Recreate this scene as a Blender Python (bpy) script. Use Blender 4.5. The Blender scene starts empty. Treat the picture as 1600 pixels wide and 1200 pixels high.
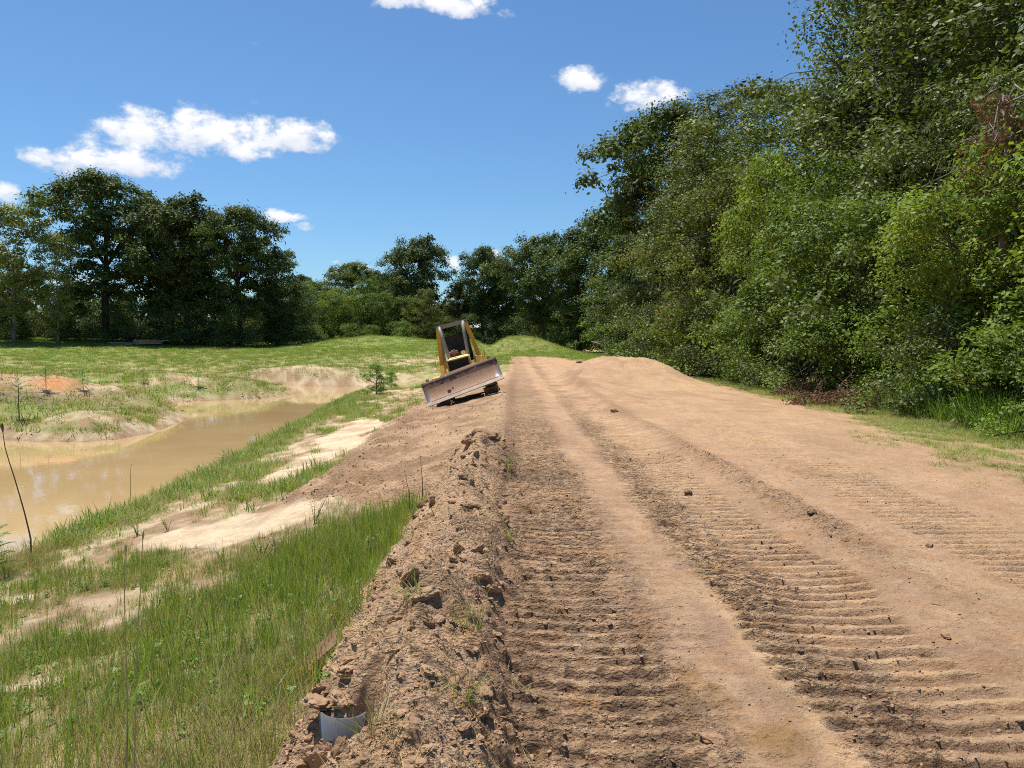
import bpy, bmesh, math, random
import numpy as np
from mathutils import Vector, Matrix, Euler

sc = bpy.context.scene
C = sc.collection
R = math.radians
rng = np.random.default_rng(7)

# ------------------------------------------------------------------ camera
CAM_Z = 1.7
F_PX = 1232.0                     # focal length in pixels of the 1600 px wide photograph
PITCH = math.atan(65 / F_PX)
cam_d = bpy.data.cameras.new("camera")
cam_d.sensor_width = 36.0
cam_d.lens = 36.0 * F_PX / 1600.0
cam_d.clip_start = 0.05
cam_d.clip_end = 9000
cam = bpy.data.objects.new("camera", cam_d)
C.objects.link(cam)
cam.location = (0, 0, CAM_Z)
cam.rotation_euler = (R(90) - PITCH, 0, 0)
sc.camera = cam

sc.cycles.max_bounces = 6
sc.cycles.diffuse_bounces = 3
sc.cycles.glossy_bounces = 2
sc.cycles.transmission_bounces = 3
sc.cycles.transparent_max_bounces = 4
sc.cycles.use_denoising = False
sc.cycles.filter_width = 1.0
sc.cycles.sample_clamp_indirect = 4.0

# ------------------------------------------------------------------ light
SUN_EL, SUN_AZ = R(70), R(-42)    # azimuth from +Y, negative = left
SUN_STRENGTH, SKY_STRENGTH = 5.0, 0.080
sc.view_settings.view_transform = 'Standard'
sc.view_settings.look = 'None'
sc.view_settings.gamma = 1
sc.view_settings.exposure = 0.44
sun_d = bpy.data.lights.new("sun", 'SUN')
sun_d.energy = SUN_STRENGTH
sun_d.angle = R(0.53)
sun_d.color = (1.0, 0.95, 0.87)
sun = bpy.data.objects.new("sun", sun_d)
C.objects.link(sun)
sdir = Vector((math.sin(SUN_AZ) * math.cos(SUN_EL), math.cos(SUN_AZ) * math.cos(SUN_EL), math.sin(SUN_EL)))
sun.rotation_euler = (-sdir).to_track_quat('-Z', 'Y').to_euler()
sun.location = sdir * 60


def ray(px, v):
    x, yu = (px - 800) / F_PX, (600 - v) / F_PX
    f = Vector((0, math.cos(PITCH), -math.sin(PITCH)))
    u = Vector((0, math.sin(PITCH), math.cos(PITCH)))
    return f + Vector((x, 0, 0)) + u * yu


def at_z(px, v, z):
    d = ray(px, v)
    t = (z - CAM_Z) / d.z
    return Vector((0, 0, CAM_Z)) + d * t


def at_y(px, v, Y):
    d = ray(px, v)
    return Vector((0, 0, CAM_Z)) + d * (Y / d.y)


# ------------------------------------------------------------------ world: sky and small cumulus
world = bpy.data.worlds.new("World")
sc.world = world
world.use_nodes = True
world.cycles.sampling_method = 'MANUAL'
world.cycles.sample_map_resolution = 256
wt = world.node_tree
for n in list(wt.nodes):
    wt.nodes.remove(n)


class NT:
    """small helper to write shader node trees"""

    def __init__(self, tree):
        self.t = tree

    def n(self, kind, **kw):
        nd = self.t.nodes.new(kind)
        for k, v in kw.items():
            if k.startswith('i_'):
                key = k[2:]
                key = int(key) if key.isdigit() else key.replace('_', ' ')
                self.put(nd.inputs[key], v)
            else:
                setattr(nd, k, v)
        return nd

    def put(self, sock, v):
        if isinstance(v, bpy.types.NodeSocket):
            self.t.links.new(v, sock)
        elif isinstance(v, bpy.types.Node):
            self.t.links.new(v.outputs[0], sock)
        else:
            sock.default_value = v

    def m(self, op, a, b=0.0, c=None, clamp=False):
        nd = self.t.nodes.new('ShaderNodeMath')
        nd.operation = op
        nd.use_clamp = clamp
        self.put(nd.inputs[0], a)
        self.put(nd.inputs[1], b)
        if c is not None:
            self.put(nd.inputs[2], c)
        return nd.outputs[0]

    def mix(self, f, a, b, blend='MIX'):
        nd = self.t.nodes.new('ShaderNodeMix')
        nd.data_type = 'RGBA'
        nd.blend_type = blend
        self.put(nd.inputs[0], f)
        self.put(nd.inputs[6], a)
        self.put(nd.inputs[7], b)
        return nd.outputs[2]

    def noise(self, vec, scale, detail=4, rough=0.55, out=0):
        nd = self.t.nodes.new('ShaderNodeTexNoise')
        nd.inputs['Scale'].default_value = scale
        nd.inputs['Detail'].default_value = detail
        nd.inputs['Roughness'].default_value = rough
        if vec is not None:
            self.put(nd.inputs['Vector'], vec)
        return nd.outputs[out]

    def mr(self, v, a, b, c=0.0, d=1.0, smooth=True):
        nd = self.t.nodes.new('ShaderNodeMapRange')
        nd.interpolation_type = 'SMOOTHSTEP' if smooth else 'LINEAR'
        for i, q in enumerate((v, a, b, c, d)):
            self.put(nd.inputs[i], q)
        return nd.outputs[0]


W = NT(wt)
sky = W.n('ShaderNodeTexSky', sky_type='NISHITA')
sky.sun_disc = False
sky.sun_elevation = SUN_EL
sky.sun_rotation = SUN_AZ
sky.altitude = 10
sky.air_density = 1.0
sky.dust_density = 0.25
sky.ozone_density = 3.0
tc = W.n('ShaderNodeTexCoord')
sep = W.n('ShaderNodeSeparateXYZ', i_0=tc.outputs['Generated'])
dx, dy, dz = sep.outputs
az = W.m('ARCTAN2', dx, dy)
el = W.m('ARCSINE', dz)
warp = W.n('ShaderNodeCombineXYZ', i_0=az, i_1=W.m('MULTIPLY', el, 1.5), i_2=0.0)
nz = W.noise(warp.outputs[0], 30, 10, 0.64)
nz2 = W.noise(warp.outputs[0], 7, 4, 0.5)
CL = [(110, 248, 78, 24, 1), (190, 254, 80, 27, 1), (212, 212, 62, 38, 1), (300, 212, 72, 36, 1), (350, 222, 60, 32, 1),
      (375, 240, 48, 17, .9), (440, 212, 66, 27, 1), (437, 332, 40, 10, .95), (474, 349, 14, 9, .6), (893, 127, 42, 20, 1),
      (1005, 148, 56, 21, 1), (705, 12, 76, 20, 1), (605, 2, 38, 14, .8), (2, 307, 28, 18, .9), (560, 414, 25, 6, .7),
      (755, 399, 17, 11, 1), (703, 408, 17, 10, .9), (382, 71, 20, 7, .25), (396, 162, 18, 9, .3), (945, 165, 12, 8, .2),
      (510, 405, 10, 4, .25), (120, 440, 60, 14, .5), (430, 440, 50, 8, .35),
      # the same fair-weather sky outside the frame
      (-300, 200, 110, 34, 1), (-420, 240, 80, 24, 1), (1900, 160, 90, 30, 1), (2100, 330, 60, 20, 1), (-900, 330, 90, 24, 1)]
wcolr = W.n('ShaderNodeTexNoise', i_Scale=16.0, i_Detail=5.0, i_Roughness=0.6, i_Vector=warp.outputs[0])
wsep = W.n('ShaderNodeSeparateXYZ', i_0=wcolr.outputs['Color'])
az = W.m('ADD', az, W.m('MULTIPLY', W.m('SUBTRACT', wsep.outputs[0], 0.5), 0.060))
el = W.m('ADD', el, W.m('MULTIPLY', W.m('SUBTRACT', wsep.outputs[1], 0.5), 0.040))
noi = W.m('MULTIPLY', W.m('SUBTRACT', nz, 0.5), 5.2)
dens = None
shade = None
for (px, v, rx, ry, a) in CL:
    px, rx, ry = px + 10, rx * .92, ry * 1.04
    d = ray(px, v).normalized()
    a0, e0 = math.atan2(d.x, d.y), math.asin(d.z)
    d2 = ray(px + rx, v).normalized()
    ra = abs(math.atan2(d2.x, d2.y) - a0)
    d3 = ray(px, v - ry).normalized()
    re = abs(math.asin(d3.z) - e0)
    u = W.m('MULTIPLY', W.m('SUBTRACT', az, a0), 1 / ra)
    w = W.m('MULTIPLY', W.m('SUBTRACT', el, e0), 1 / re)
    # flatter base: below the centre the distance grows faster
    wneg = W.m('MULTIPLY', W.m('MINIMUM', w, 0.0), 0.35)
    w2 = W.m('ADD', w, wneg)
    q = W.m('SUBTRACT', 1.0, W.m('ADD', W.m('MULTIPLY', u, u), W.m('MULTIPLY', w2, w2)))
    q = W.m('MAXIMUM', q, -3.0)
    f = W.mr(W.m('ADD', q, noi), -0.75 + 1.3 * (1 - a), 1.0 + 1.3 * (1 - a), 0.0, .35 + .65 * a)
    dens = f if dens is None else W.m('MAXIMUM', dens, f)
    s = W.m('MULTIPLY', f, W.mr(w, -1.0, 0.55))
    shade = s if shade is None else W.m('MAXIMUM', shade, s)
skyc = sky.outputs[0]
sh2 = W.m('ADD', W.m('MULTIPLY', shade, 0.75), W.m('MULTIPLY', nz2, 0.3), clamp=True)
ccol = W.mix(sh2, (6.4, 6.9, 8.0, 1), (10.3, 10.3, 10.4, 1))
skyd = W.mix(1.0, skyc, (0.72, 0.98, 1.17, 1), 'MULTIPLY')
fin = W.mix(dens, skyd, ccol)
bg = W.n('ShaderNodeBackground', i_Color=fin, i_Strength=SKY_STRENGTH)
wo = W.n('ShaderNodeOutputWorld')
wt.links.new(bg.outputs[0], wo.inputs[0])


# ------------------------------------------------------------------ numpy noise
def _h(ix, iy, seed):
    with np.errstate(over='ignore'):
        h = (ix.astype(np.int64) * 374761393 + iy.astype(np.int64) * 668265263 + seed * 974634777) & 0xFFFFFFFF
        h = ((h ^ (h >> 13)) * 1274126177) & 0xFFFFFFFF
        h = ((h ^ (h >> 16)) * 2246822519) & 0xFFFFFFFF
        h = h ^ (h >> 15)
    return (h & 0xFFFFFF) / float(0xFFFFFF)


def vn(x, y, seed=0):
    x = np.asarray(x, float)
    y = np.asarray(y, float)
    ix, iy = np.floor(x), np.floor(y)
    fx, fy = x - ix, y - iy
    ux = fx * fx * fx * (fx * (fx * 6 - 15) + 10)
    uy = fy * fy * fy * (fy * (fy * 6 - 15) + 10)
    a, b = _h(ix, iy, seed), _h(ix + 1, iy, seed)
    c, d = _h(ix, iy + 1, seed), _h(ix + 1, iy + 1, seed)
    return ((a + (b - a) * ux) * (1 - uy) + (c + (d - c) * ux) * uy) * 2 - 1


def fbm(x, y, o=4, seed=0, g=0.5):
    s, a, t = 0, 1.0, 0
    for k in range(o):
        s = s + a * vn(x * 2 ** k + 17.3 * k, y * 2 ** k - 9.1 * k, seed + k)
        t += a
        a *= g
    return s / t


def worley(x, y, seed=0):
    """distance to the nearest jittered cell point and that cell's random value"""
    ix, iy = np.floor(x), np.floor(y)
    best = np.full(np.shape(x), 9.0)
    val = np.zeros(np.shape(x))
    dyv = np.zeros(np.shape(x))
    for ox in (-1, 0, 1):
        for oy in (-1, 0, 1):
            cx, cy = ix + ox, iy + oy
            px = cx + _h(cx, cy, seed)
            py = cy + _h(cx, cy, seed + 5)
            d = (px - x) ** 2 + (py - y) ** 2
            m = d < best
            best = np.where(m, d, best)
            val = np.where(m, _h(cx, cy, seed + 9), val)
            dyv = np.where(m, y - py, dyv)
    return np.sqrt(best), val, dyv


def ss(a, b, x):
    t = np.clip((x - a) / (b - a), 0, 1)
    return t * t * (3 - 2 * t)


def lerp(a, b, t):
    return a + (b - a) * t


# ------------------------------------------------------------------ the pond's outline (world XY)
WATER_Z = -1.3
pp = [(0, 868), (60, 846), (110, 824), (200, 788), (300, 742), (400, 690), (480, 650), (540, 619), (574, 608), (560, 604.5),
      (500, 605), (420, 602), (300, 598), (160, 595), (130, 598), (160, 601), (300, 603.5), (420, 609), (470, 614), (440, 621.5),
      (350, 626), (280, 629), (258, 634), (280, 641), (303, 650), (282, 663), (246, 676), (190, 687), (131, 692), (60, 692), (0, 689)]
POND = [(lambda p: (p.x, p.y))(at_z(a, b, WATER_Z)) for a, b in pp]
POND = [(-6.9, -14), (-6.9, 4)] + POND + [(-20, 22.6), (-27, 19), (-34, 12), (-34, -14)]


def pond_sd(x, y):
    """signed distance, positive on land"""
    P = np.array(POND)
    best = np.full(x.shape, 1e9)
    inside = np.zeros(x.shape, bool)
    for i in range(len(P)):
        ax, ay = P[i]
        bx_, by_ = P[(i + 1) % len(P)]
        ex, ey = bx_ - ax, by_ - ay
        t = np.clip(((x - ax) * ex + (y - ay) * ey) / (ex * ex + ey * ey), 0, 1)
        d = (x - ax - t * ex) ** 2 + (y - ay - t * ey) ** 2
        best = np.minimum(best, d)
        cond = ((ay > y) != (by_ > y)) & (x < ex * (y - ay) / (ey if abs(ey) > 1e-9 else 1e-9) + ax)
        inside ^= cond
    d = np.sqrt(best)
    return np.where(inside, -d, d)


XM_Y = [-20, 11, 24, 31, 40, 46, 60]
XM_X = [-15, -11, -11, -11, -11.5, -11.3, -11]

# ------------------------------------------------------------------ terrain: height, base colour, zone
TAN = np.array((0.400, 0.254, 0.152))
PALE = np.array((0.51, 0.345, 0.195))
PINK = np.array((0.42, 0.272, 0.168))
BROWN = np.array((0.205, 0.125, 0.073))
GREY = np.array((0.210, 0.146, 0.098))
OCHRE = np.array((0.27, 0.155, 0.050))
BERM = np.array((0.465, 0.305, 0.186))
SPILL = np.array((0.325, 0.203, 0.118))
SAND = np.array((0.52, 0.405, 0.270))
GGRASS = np.array((0.165, 0.165, 0.055))
DRYG = np.array((0.37, 0.285, 0.135))
FIELD = np.array((0.150, 0.215, 0.038))
LITTER = np.array((0.12, 0.085, 0.05))
ORANGE = np.array((0.52, 0.245, 0.10))
WET = np.array((0.30, 0.20, 0.10))


def mixc(col, c, t):
    return col * (1 - t[:, None]) + np.asarray(c)[None, :] * t[:, None]


def spill_mask(x, y):
    """soil pushed over the shoulder between the berm and the bulldozer"""
    n = fbm(x * 0.9, y * 0.45, 4, 31) * 0.55
    left = -0.9 - 2.35 * ss(8.2, 12.0, y) - 0.25 * ss(18, 26, y)
    return ss(left - 0.25, left + 0.2, x + n) * ss(8.3, 10.6, y + 1.5 * n + (x + 1) * 0.3) * (1 - ss(33, 40, y + 2 * n)) * (1 - ss(-0.35, 0.1, x))


def bare_patch(x, y):
    n = fbm(x * 1.3, y * .9, 4, 45)
    b = np.zeros_like(x)
    for (cx, cy, rx, ry) in ((-4.0, 10.7, 1.5, 0.85), (-3.2, 9.9, .7, .4), (-4.3, 18.0, .8, 3.4), (-4.7, 24, .8, 3.0), (-3.6, 5.6, .3, .14), (-5.6, 8.2, .6, .22)):
        b = np.maximum(b, ss(1.25, .65, ((x - cx) / rx) ** 2 + ((y - cy) / ry) ** 2 + 1.3 * n))
    return b * .93


def grass_density(x, y, sd):
    """0..1: how much grass grows here"""
    g = np.zeros_like(x)
    n = fbm(x * 0.55, y * 0.35, 4, 41)
    n2 = fbm(x * 1.7, y * 1.3, 3, 43)
    # near bank
    near = (x < -0.85) & (sd > 0)
    bank = ss(-0.90, -1.08, x) * (1 - spill_mask(x, y))
    band_edge = ss(2.0, 0.5, sd) * 0.95                       # strip along the water
    foot = ss(10.0, 7.8, y + 1.0 * n) * ss(-0.50, 0.25, n * .5 + 0.70 * n2 + 0.22)
    foot = np.maximum(foot, ss(10.2, 8.6, y + 0.4 * n2) * ss(-2.9, -2.0, x + .5 * n) * ss(5.0, 6.2, y))   # dense tongue beside the berm
    mid = ss(0.12, 0.38, n + 0.35 * n2) * 0.8
    lf = ss(-0.1, 0.5, n + .4 * n2 + .15) * .6
    thin = 0.34 * ss(-0.5, 0.3, n2 + .2) + .06
    foot = np.maximum(foot, thin * (1 - .6 * ss(9, 16, y)))
    g = np.where(near & (y < 46), bank * np.maximum(np.maximum(band_edge, foot), np.maximum(mid, lf * ss(28, 34, y))), g)
    g = g * (1 - bare_patch(x, y))
    xm = np.interp(y, XM_Y, XM_X)
    far = ((x < xm) | (y >= 46)) & (x < 12) & (sd > 0)
    fieldm = ss(57, 68, y + 7 * n)
    pen = ss(-0.35, 0.25, n2 * 0.7 + n * 0.5 + 0.22) * ss(0.1, 1.0, sd) * 0.95
    shoulder = ss(-7, -3.5, x + n) * 0.6
    g2 = np.maximum(np.maximum(fieldm, pen), shoulder * ss(-0.3, .3, n2 + .1))
    # bare sand faces of the far mounds
    for (mx, my, sx, sy) in ((-14.5, 53.5, 5.0, 2.6), (-9.5, 53, 4.5, 2.6), (-22, 56, 9, 1.4), (-7, 66, 7, 2.2)):
        g2 = g2 * (1 - 0.85 * np.exp(-(((x - mx) / sx) ** 2 + ((y - my) / sy) ** 2)) * ss(-0.6, 0.2, n2 + .25))
    g2 *= 1 - 0.95 * np.exp(-(((x + 13.2) / 2.6) ** 2 + ((y - 25.6) / 0.9) ** 2)) * ss(-.6, 0, n2)
    g2 *= 1 - 0.95 * np.exp(-(((x + 17.4) / 2.2) ** 2 + ((y - 29.6) / 1.2) ** 2))
    road = road_mask(x, y)
    g = np.where(far, g2, g)
    # right verge
    ver = ss(4.6, 7.0, x + 0.9 * n + 0.5 * n2 - np.interp(y, [5, 14, 20, 40], [0, .9, 2.6, 3.0])) * ss(-0.35, 0.4, n2 + n * .6 + 0.25 + 0.4 * ss(7.5, 9.5, x)) * .95
    g = np.where(x > 2, np.maximum(ver * (y < 60), ss(58, 66, y + 3 * n)), g)
    g = np.where((x > -2) & (y > 60), np.maximum(g, ss(70, 80, y + 3 * n)), g)
    return np.clip(g * (1 - road), 0, 1)


def road_mask(x, y):
    n = fbm(x * 0.4, y * 0.25, 3, 61)
    right = np.interp(y, [4, 9, 14, 20, 30, 40, 70], [4.7, 5.3, 6.4, 8.2, 8.6, 8.4, 4.5])
    return ss(-0.35, 0.05, x) * (1 - ss(right - 1.3, right + 0.9, x + n)) * (1 - ss(68, 80, y + 4 * n))


STRIPS = [(-0.02, 0.78, 1.0, 0.0), (1.38, 2.40, 1.0, 0.35), (3.62, 4.62, 0.75, 0.8), (0.55, 1.05, 0.25, 0.2), (5.6, 6.4, 0.25, .5)]


def terrain(x, y, detail=True):
    """returns z, colour (n,3), zone; x and y are flat arrays"""
    sd = pond_sd(x, y)
    n1 = fbm(x * 0.30, y * 0.30, 4, 1)
    n2 = fbm(x * 1.1, y * 1.1, 4, 2)
    # ---- large form
    e = np.clip(-0.35 - x, 0, None)
    dl = np.clip(sd, 0, None)
    zemb = np.where(e < 2.7, -0.262 * e, -0.707 + -0.593 * (1 - dl / (dl + np.clip(e - 2.7, 1e-6, None))))
    zemb = zemb + 0.05 * n1 * ss(0.8, 2.5, e) * ss(0, 1.0, sd)
    zfar = WATER_Z + 1.55 * (1 - np.exp(-dl * 0.085)) + 0.35 * (1 - np.exp(-dl * .9)) + 0.12 * n1 * ss(0, 2, sd)
    zfar = zfar + (0.16 * np.abs(fbm(x * .8, y * .8, 4, 3)) + .05 * fbm(x * 2.6, y * 2.6, 3, 4) - .06) * ss(0.15, .9, sd) * (1 - .6 * ss(60, 75, y))
    zfar = zfar + ss(58, 92, y) * (0.75 + 0.9 * ss(-25, -60, x))
    xm = np.interp(y, XM_Y, XM_X)
    tb = np.maximum(ss(0.5, -0.5, x - xm), ss(45, 60, y) * ss(-2.0, -5.5, x))
    z = lerp(zemb, zfar, tb)
    for (mx, my, sx, sy, a) in ((-14.3, 56.0, 4.6, 2.8, 0.62), (-20.5, 58, 7.0, 2.6, 0.38), (-17.5, 31.6, 3.8, 2.6, 0.50), (-19, 44, 8, 3.4, .35),
                                (-21, 28, 3, 2, 0.25), (-12.8, 26.0, 2.2, 1.0, 0.22), (-8, 72, 8, 3, .35)):
        z = z + a * np.exp(-(((x - mx) / sx) ** 2 + ((y - my) / sy) ** 2)) * (1 + 0.25 * n2) * ss(0, 1.5, sd)
    # scarp on the spit
    z = z + 0.34 * ss(28.1, 28.6, y + 0.5 * n2) * np.exp(-(((x + 18.5) / 4.0) ** 2 + ((y - 30.4) / 1.8) ** 2)) * ss(0, 1, sd)
    # grass mounds at the far end
    gm1 = 2.05 * np.exp(-(((x - 0.9) / 5.2) ** 2 + ((y - 96) / 6) ** 2) ** 1.15)
    gm2 = 1.15 * np.exp(-(((x + 15.5) / 8.5) ** 2 + ((y - 93) / 5) ** 2))
    z = z + gm1 + gm2
    z = z + 0.35 * ss(45, 72, y) * ss(-7, -1, x)
    # right verge drops a little
    z = z - 0.22 * ss(6.0, 10.5, x) * (1 - ss(60, 80, y))
    # pond bed
    z = np.where(sd < 0, WATER_Z - 0.10 - 0.45 * np.clip(-sd, 0, 2.0), z)
    z = np.where((sd >= 0) & (sd < 0.5), np.maximum(z, WATER_Z + 0.0) - 0.10 * (1 - sd / 0.5), z)
    road = road_mask(x, y)
    sp = spill_mask(x, y)
    # ---- the pile of soil on the right
    pm = np.exp(-(np.abs((x - 5.35) / 2.35) ** 3 + np.abs((y - 36.5) / 4.2) ** 2.2))
    pm = pm + 0.25 * np.exp(-(((x - 3.3) / 0.9) ** 2 + ((y - 34) / 6) ** 2))
    z = z + 0.98 * pm * (1 + 0.10 * n2)
    # ---- berm
    by = np.interp(y, [0, 2.5, 4, 6, 8, 10, 11.3, 12.5, 14, 17], [.26, .30, .33, .30, .27, .27, .34, .22, .10, 0.0])
    wn = fbm(y * 0.9, y * 0 + 3.3, 3, 11)
    xc = -0.56 + 0.13 * wn + 0.18 * ss(8, 11, y)
    hw = 0.54 + 0.10 * fbm(y * 1.9, y * 0 + 8.3, 2, 12) - 0.08 * ss(6, 10, y)
    u = np.abs((x - xc + 0.07 * fbm(x * 3, y * 3, 3, 15)) / hw)
    bprof = np.clip(1 - u ** 1.4, 0, 1) ** 1.05
    bm = ss(0.0, 0.12, bprof) * (y < 17)
    z = z + by * bprof * (1 + 0.60 * fbm(x * 1.6, y * 1.3, 3, 13) + .25 * np.abs(fbm(x * 4, y * 3.2, 3, 16)))
    # toe of the berm on the grass side
    # windrow at the foot of the spill
    wl = np.interp(y, [8, 10, 12, 18, 28, 34], [-2.0, -2.55, -2.95, -3.2, -3.25, -3.0])
    wr = np.exp(-((x - wl) / 0.55) ** 2) * ss(8.8, 10.5, y) * (1 - ss(30, 36, y))
    z = z + 0.20 * wr * (1 + 0.7 * n2)
    # ---- road: windrow of crumbs and lane undulations
    rw = np.exp(-((x - (2.86 + 0.12 * fbm(y * .35, y * 0, 2, 14) - 0.008 * y)) / 0.22) ** 2) * ss(5.0, 8, y) * (1 - ss(32, 45, y))
    z = z + 0.055 * rw * (1 + 0.8 * n2)
    z = z + road * (0.02 * n1 + 0.012 * n2)
    # lane between berm and first track is slightly lower
    z = z - 0.03 * np.exp(-((x - 0.40) / 0.42) ** 2) * road - 0.03 * np.exp(-((x - 1.9) / 0.5) ** 2) * road
    # ---- colours
    col = np.tile(TAN, (len(x), 1))
    g = grass_density(x, y, sd)
    nn = fbm(x * 2.3, y * 1.7, 4, 21)
    nf = fbm(x * 7.0, y * 6.0, 3, 22)
    left = (x < -0.4)
    # left bank bare soil: pale sand
    barec = lerp(TAN[None, :] * .88, SAND[None, :], ss(-0.35, 0.55, nn + 0.35 * nf + 0.12)[:, None])
    col = np.where((left & (sp < .5))[:, None], barec, col)
    nearbank = left & (x > xm) & (y < 40)
    bp_ = bare_patch(x, y)
    col = mixc(col, SAND * (1.18), bp_ * nearbank * (0.55 + .45 * ss(-.4, .3, nn)))
    # reddish crust along the bare patches
    rc = ss(-0.05, 0.5, fbm(x * 1.1, y * .7, 4, 27)) * nearbank * .6 * (1 - .7 * bp_)
    col = mixc(col, (0.27, 0.155, 0.088), rc)
    farland = ((x < xm) | (y > 46)) & (x < 12)
    gcol = lerp(GGRASS[None, :], DRYG[None, :], ss(-0.45, 0.55, nn * .8 + n1 * .5 - 0.05)[:, None])
    fcol = lerp(FIELD[None, :], (np.array((0.19, 0.185, 0.055)))[None, :], ss(-0.2, 0.7, n1 + 0.3 * nn - 0.3 * ss(70, 88, y) + .12)[:, None])
    gcol = np.where((farland)[:, None], fcol, gcol)
    col = col * (1 - (g * 0.88)[:, None]) + gcol * (g * 0.88)[:, None]
    # orange dirt on the spit, dark dirt in the scarp
    orm = np.exp(-(((x + 17.3) / 0.75) ** 2 + ((y - 29.7) / 0.9) ** 2)) * 1.0 + 0.4 * np.exp(-(((x + 19.6) / 1.0) ** 2 + ((y - 29.8) / 1.0) ** 2))
    col = mixc(col, ORANGE, np.clip(orm, 0, 1))
    dk = np.exp(-(((x + 17) / 3.2) ** 2 + ((y - 28.1) / 0.55) ** 2)) * ss(-.3, .3, nn)
    col = mixc(col, (0.16, 0.11, 0.075), np.clip(dk, 0, 1) * .8)
    # wet margin
    wm = ss(0.42, 0.05, sd + 0.1 * nn) * ss(-2, 0, sd)
    col = mixc(col, WET, wm * 0.75)
    # spill
    spc = lerp(SPILL[None, :], BERM[None, :], ss(-0.3, 0.5, nn)[:, None])
    col = col * (1 - sp[:, None]) + spc * sp[:, None]
    # pale smeared streaks on the ramp in front of the bulldozer
    st = sp * ss(0.05, 0.45, fbm(x * 1.4 + 0.25 * y, y * 0.16, 3, 29)) * ss(-2.4, -1.6, x) * ss(12, 15, y)
    col = mixc(col, PALE, st * .75)
    # berm
    bc = lerp(BERM[None, :], PALE[None, :], (ss(0.0, 0.7, nn) * .45)[:, None])
    bc = lerp(bc, BROWN[None, :], (ss(0.05, 0.65, -nn + .5 * nf) * .45)[:, None])
    col = col * (1 - bm[:, None]) + bc * bm[:, None]
    # verge right, litter under the trees
    lit = ss(9.0, 10.8, x + .5 * n2) * (1 - ss(62, 75, y))
    col = mixc(col, LITTER, lit)
    # straw-coloured trampled right side
    ry = ss(3.0, 6.5, x + n1) * road
    col = mixc(col, (0.425, 0.278, 0.158), ry * .8)
    mot = ss(-0.1, 0.5, fbm(x * 1.1, y * .30, 5, 39)) * road
    col = mixc(col, (0.30, 0.188, 0.112), mot * .55)
    mot2 = ss(0.05, 0.5, fbm(x * 2.8, y * 1.0, 4, 40)) * road
    col = mixc(col, (0.47, 0.325, 0.20), mot2 * .35)
    # ---- lanes of the road
    lane = ss(0.68, 1.02, x + 0.22 * nn + .12 * n2) * ss(1.62, 1.28, x + 0.20 * nn - .12 * n2) * road * (.35 + .65 * ss(-.4, .3, fbm(x * 1.2, y * .5, 4, 36))) * (1 - .6 * ss(14, 30, y))
    col = mixc(col, PINK, lane * 0.8)
    pl = np.exp(-((x - (1.36 + 0.10 * fbm(y * .5, y * 0, 3, 33) + 0.018 * y)) / (0.10 + 0.06 * nn)) ** 2) * road * (1 - ss(12, 22, y)) * ss(-.5, .2, fbm(x * 2, y * 1.1, 3, 34))
    col = mixc(col, PALE, np.clip(pl, 0, 1) * .85)
    och = ss(0.15, 0.5, fbm(x * 2.0, y * 1.4, 4, 35)) * ss(0.70, 0.95, x) * ss(1.75, 1.35, x) * ss(5.4, 4.0, y) * road
    col = mixc(col, OCHRE, och * (1 - np.clip(pl, 0, 1)) * .85)
    wear = ss(0.1, 0.6, fbm(x * .9, y * .28, 4, 37)) * road * ss(3.2, 2.2, x)
    col = mixc(col, PINK, wear * .5)
    dkb = ss(0.0, 0.5, fbm(x * 1.3, y * .5, 4, 38)) * road * ss(3.0, 2.0, x) * (1 - lane)
    col = mixc(col, BROWN * 1.25, dkb * .5)
    lb = lane * ss(0.0, .45, fbm(x * 3.2, y * 1.2, 4, 261))
    col = mixc(col, (0.285, 0.178, 0.112), lb * .55)
    # darker pinkish groove right of the berm
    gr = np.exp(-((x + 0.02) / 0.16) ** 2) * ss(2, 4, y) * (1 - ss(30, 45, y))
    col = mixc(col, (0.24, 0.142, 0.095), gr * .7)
    # pale packed patch far up the road
    pk = np.exp(-(((x - 1.6) / 0.55) ** 2 + ((y - 30) / 7) ** 2)) * ss(-.2, .3, nn)
    col = mixc(col, PALE, pk * .8)
    s1_ = np.zeros_like(x)
    if detail:
        # ---- grouser prints
        rr = np.zeros_like(x)
        dark = np.zeros_like(x)
        for k, (x0, x1, amp, ph) in enumerate(STRIPS):
            jit = 0.07 * fbm(y * .9, y * 0 + k, 3, 50 + k) + .16 * fbm(x * 1.6, y * .7 + 9 * k, 4, 250 + k)
            m = ss(x0 - 0.05, x0 + 0.04, x + jit) * ss(x1 + 0.05, x1 - 0.04, x + jit) * road * (1 - ss(19, 29, y))
            keep = ss(-0.65, 0.0, fbm(x * 1.4 + 5 * k, y * .45, 3, 55 + k) + (0.35 if k < 2 else 0.10))
            ph_y = (y + 0.035 * (x - x0) + 0.016 * vn(x * 1.4, y * .8, 57) + 0.012 * vn(x * 6, y * 5, 58) + 0.010 * vn(x * 19, y * 17, 56)) / 0.165 + ph
            fr = ph_y - np.floor(ph_y)
            row = _h(np.floor(ph_y), np.full_like(x, k), 71)
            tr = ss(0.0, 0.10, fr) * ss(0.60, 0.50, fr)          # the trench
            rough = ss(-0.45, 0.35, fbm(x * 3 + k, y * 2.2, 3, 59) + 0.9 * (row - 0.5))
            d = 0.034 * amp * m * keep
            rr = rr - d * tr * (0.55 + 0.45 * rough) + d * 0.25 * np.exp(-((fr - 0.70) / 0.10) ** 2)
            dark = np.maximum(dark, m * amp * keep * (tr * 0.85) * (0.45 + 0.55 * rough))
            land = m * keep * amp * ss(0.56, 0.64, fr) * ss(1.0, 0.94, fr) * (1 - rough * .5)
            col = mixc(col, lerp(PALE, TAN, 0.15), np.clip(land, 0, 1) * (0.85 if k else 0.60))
        z = z + rr
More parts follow.
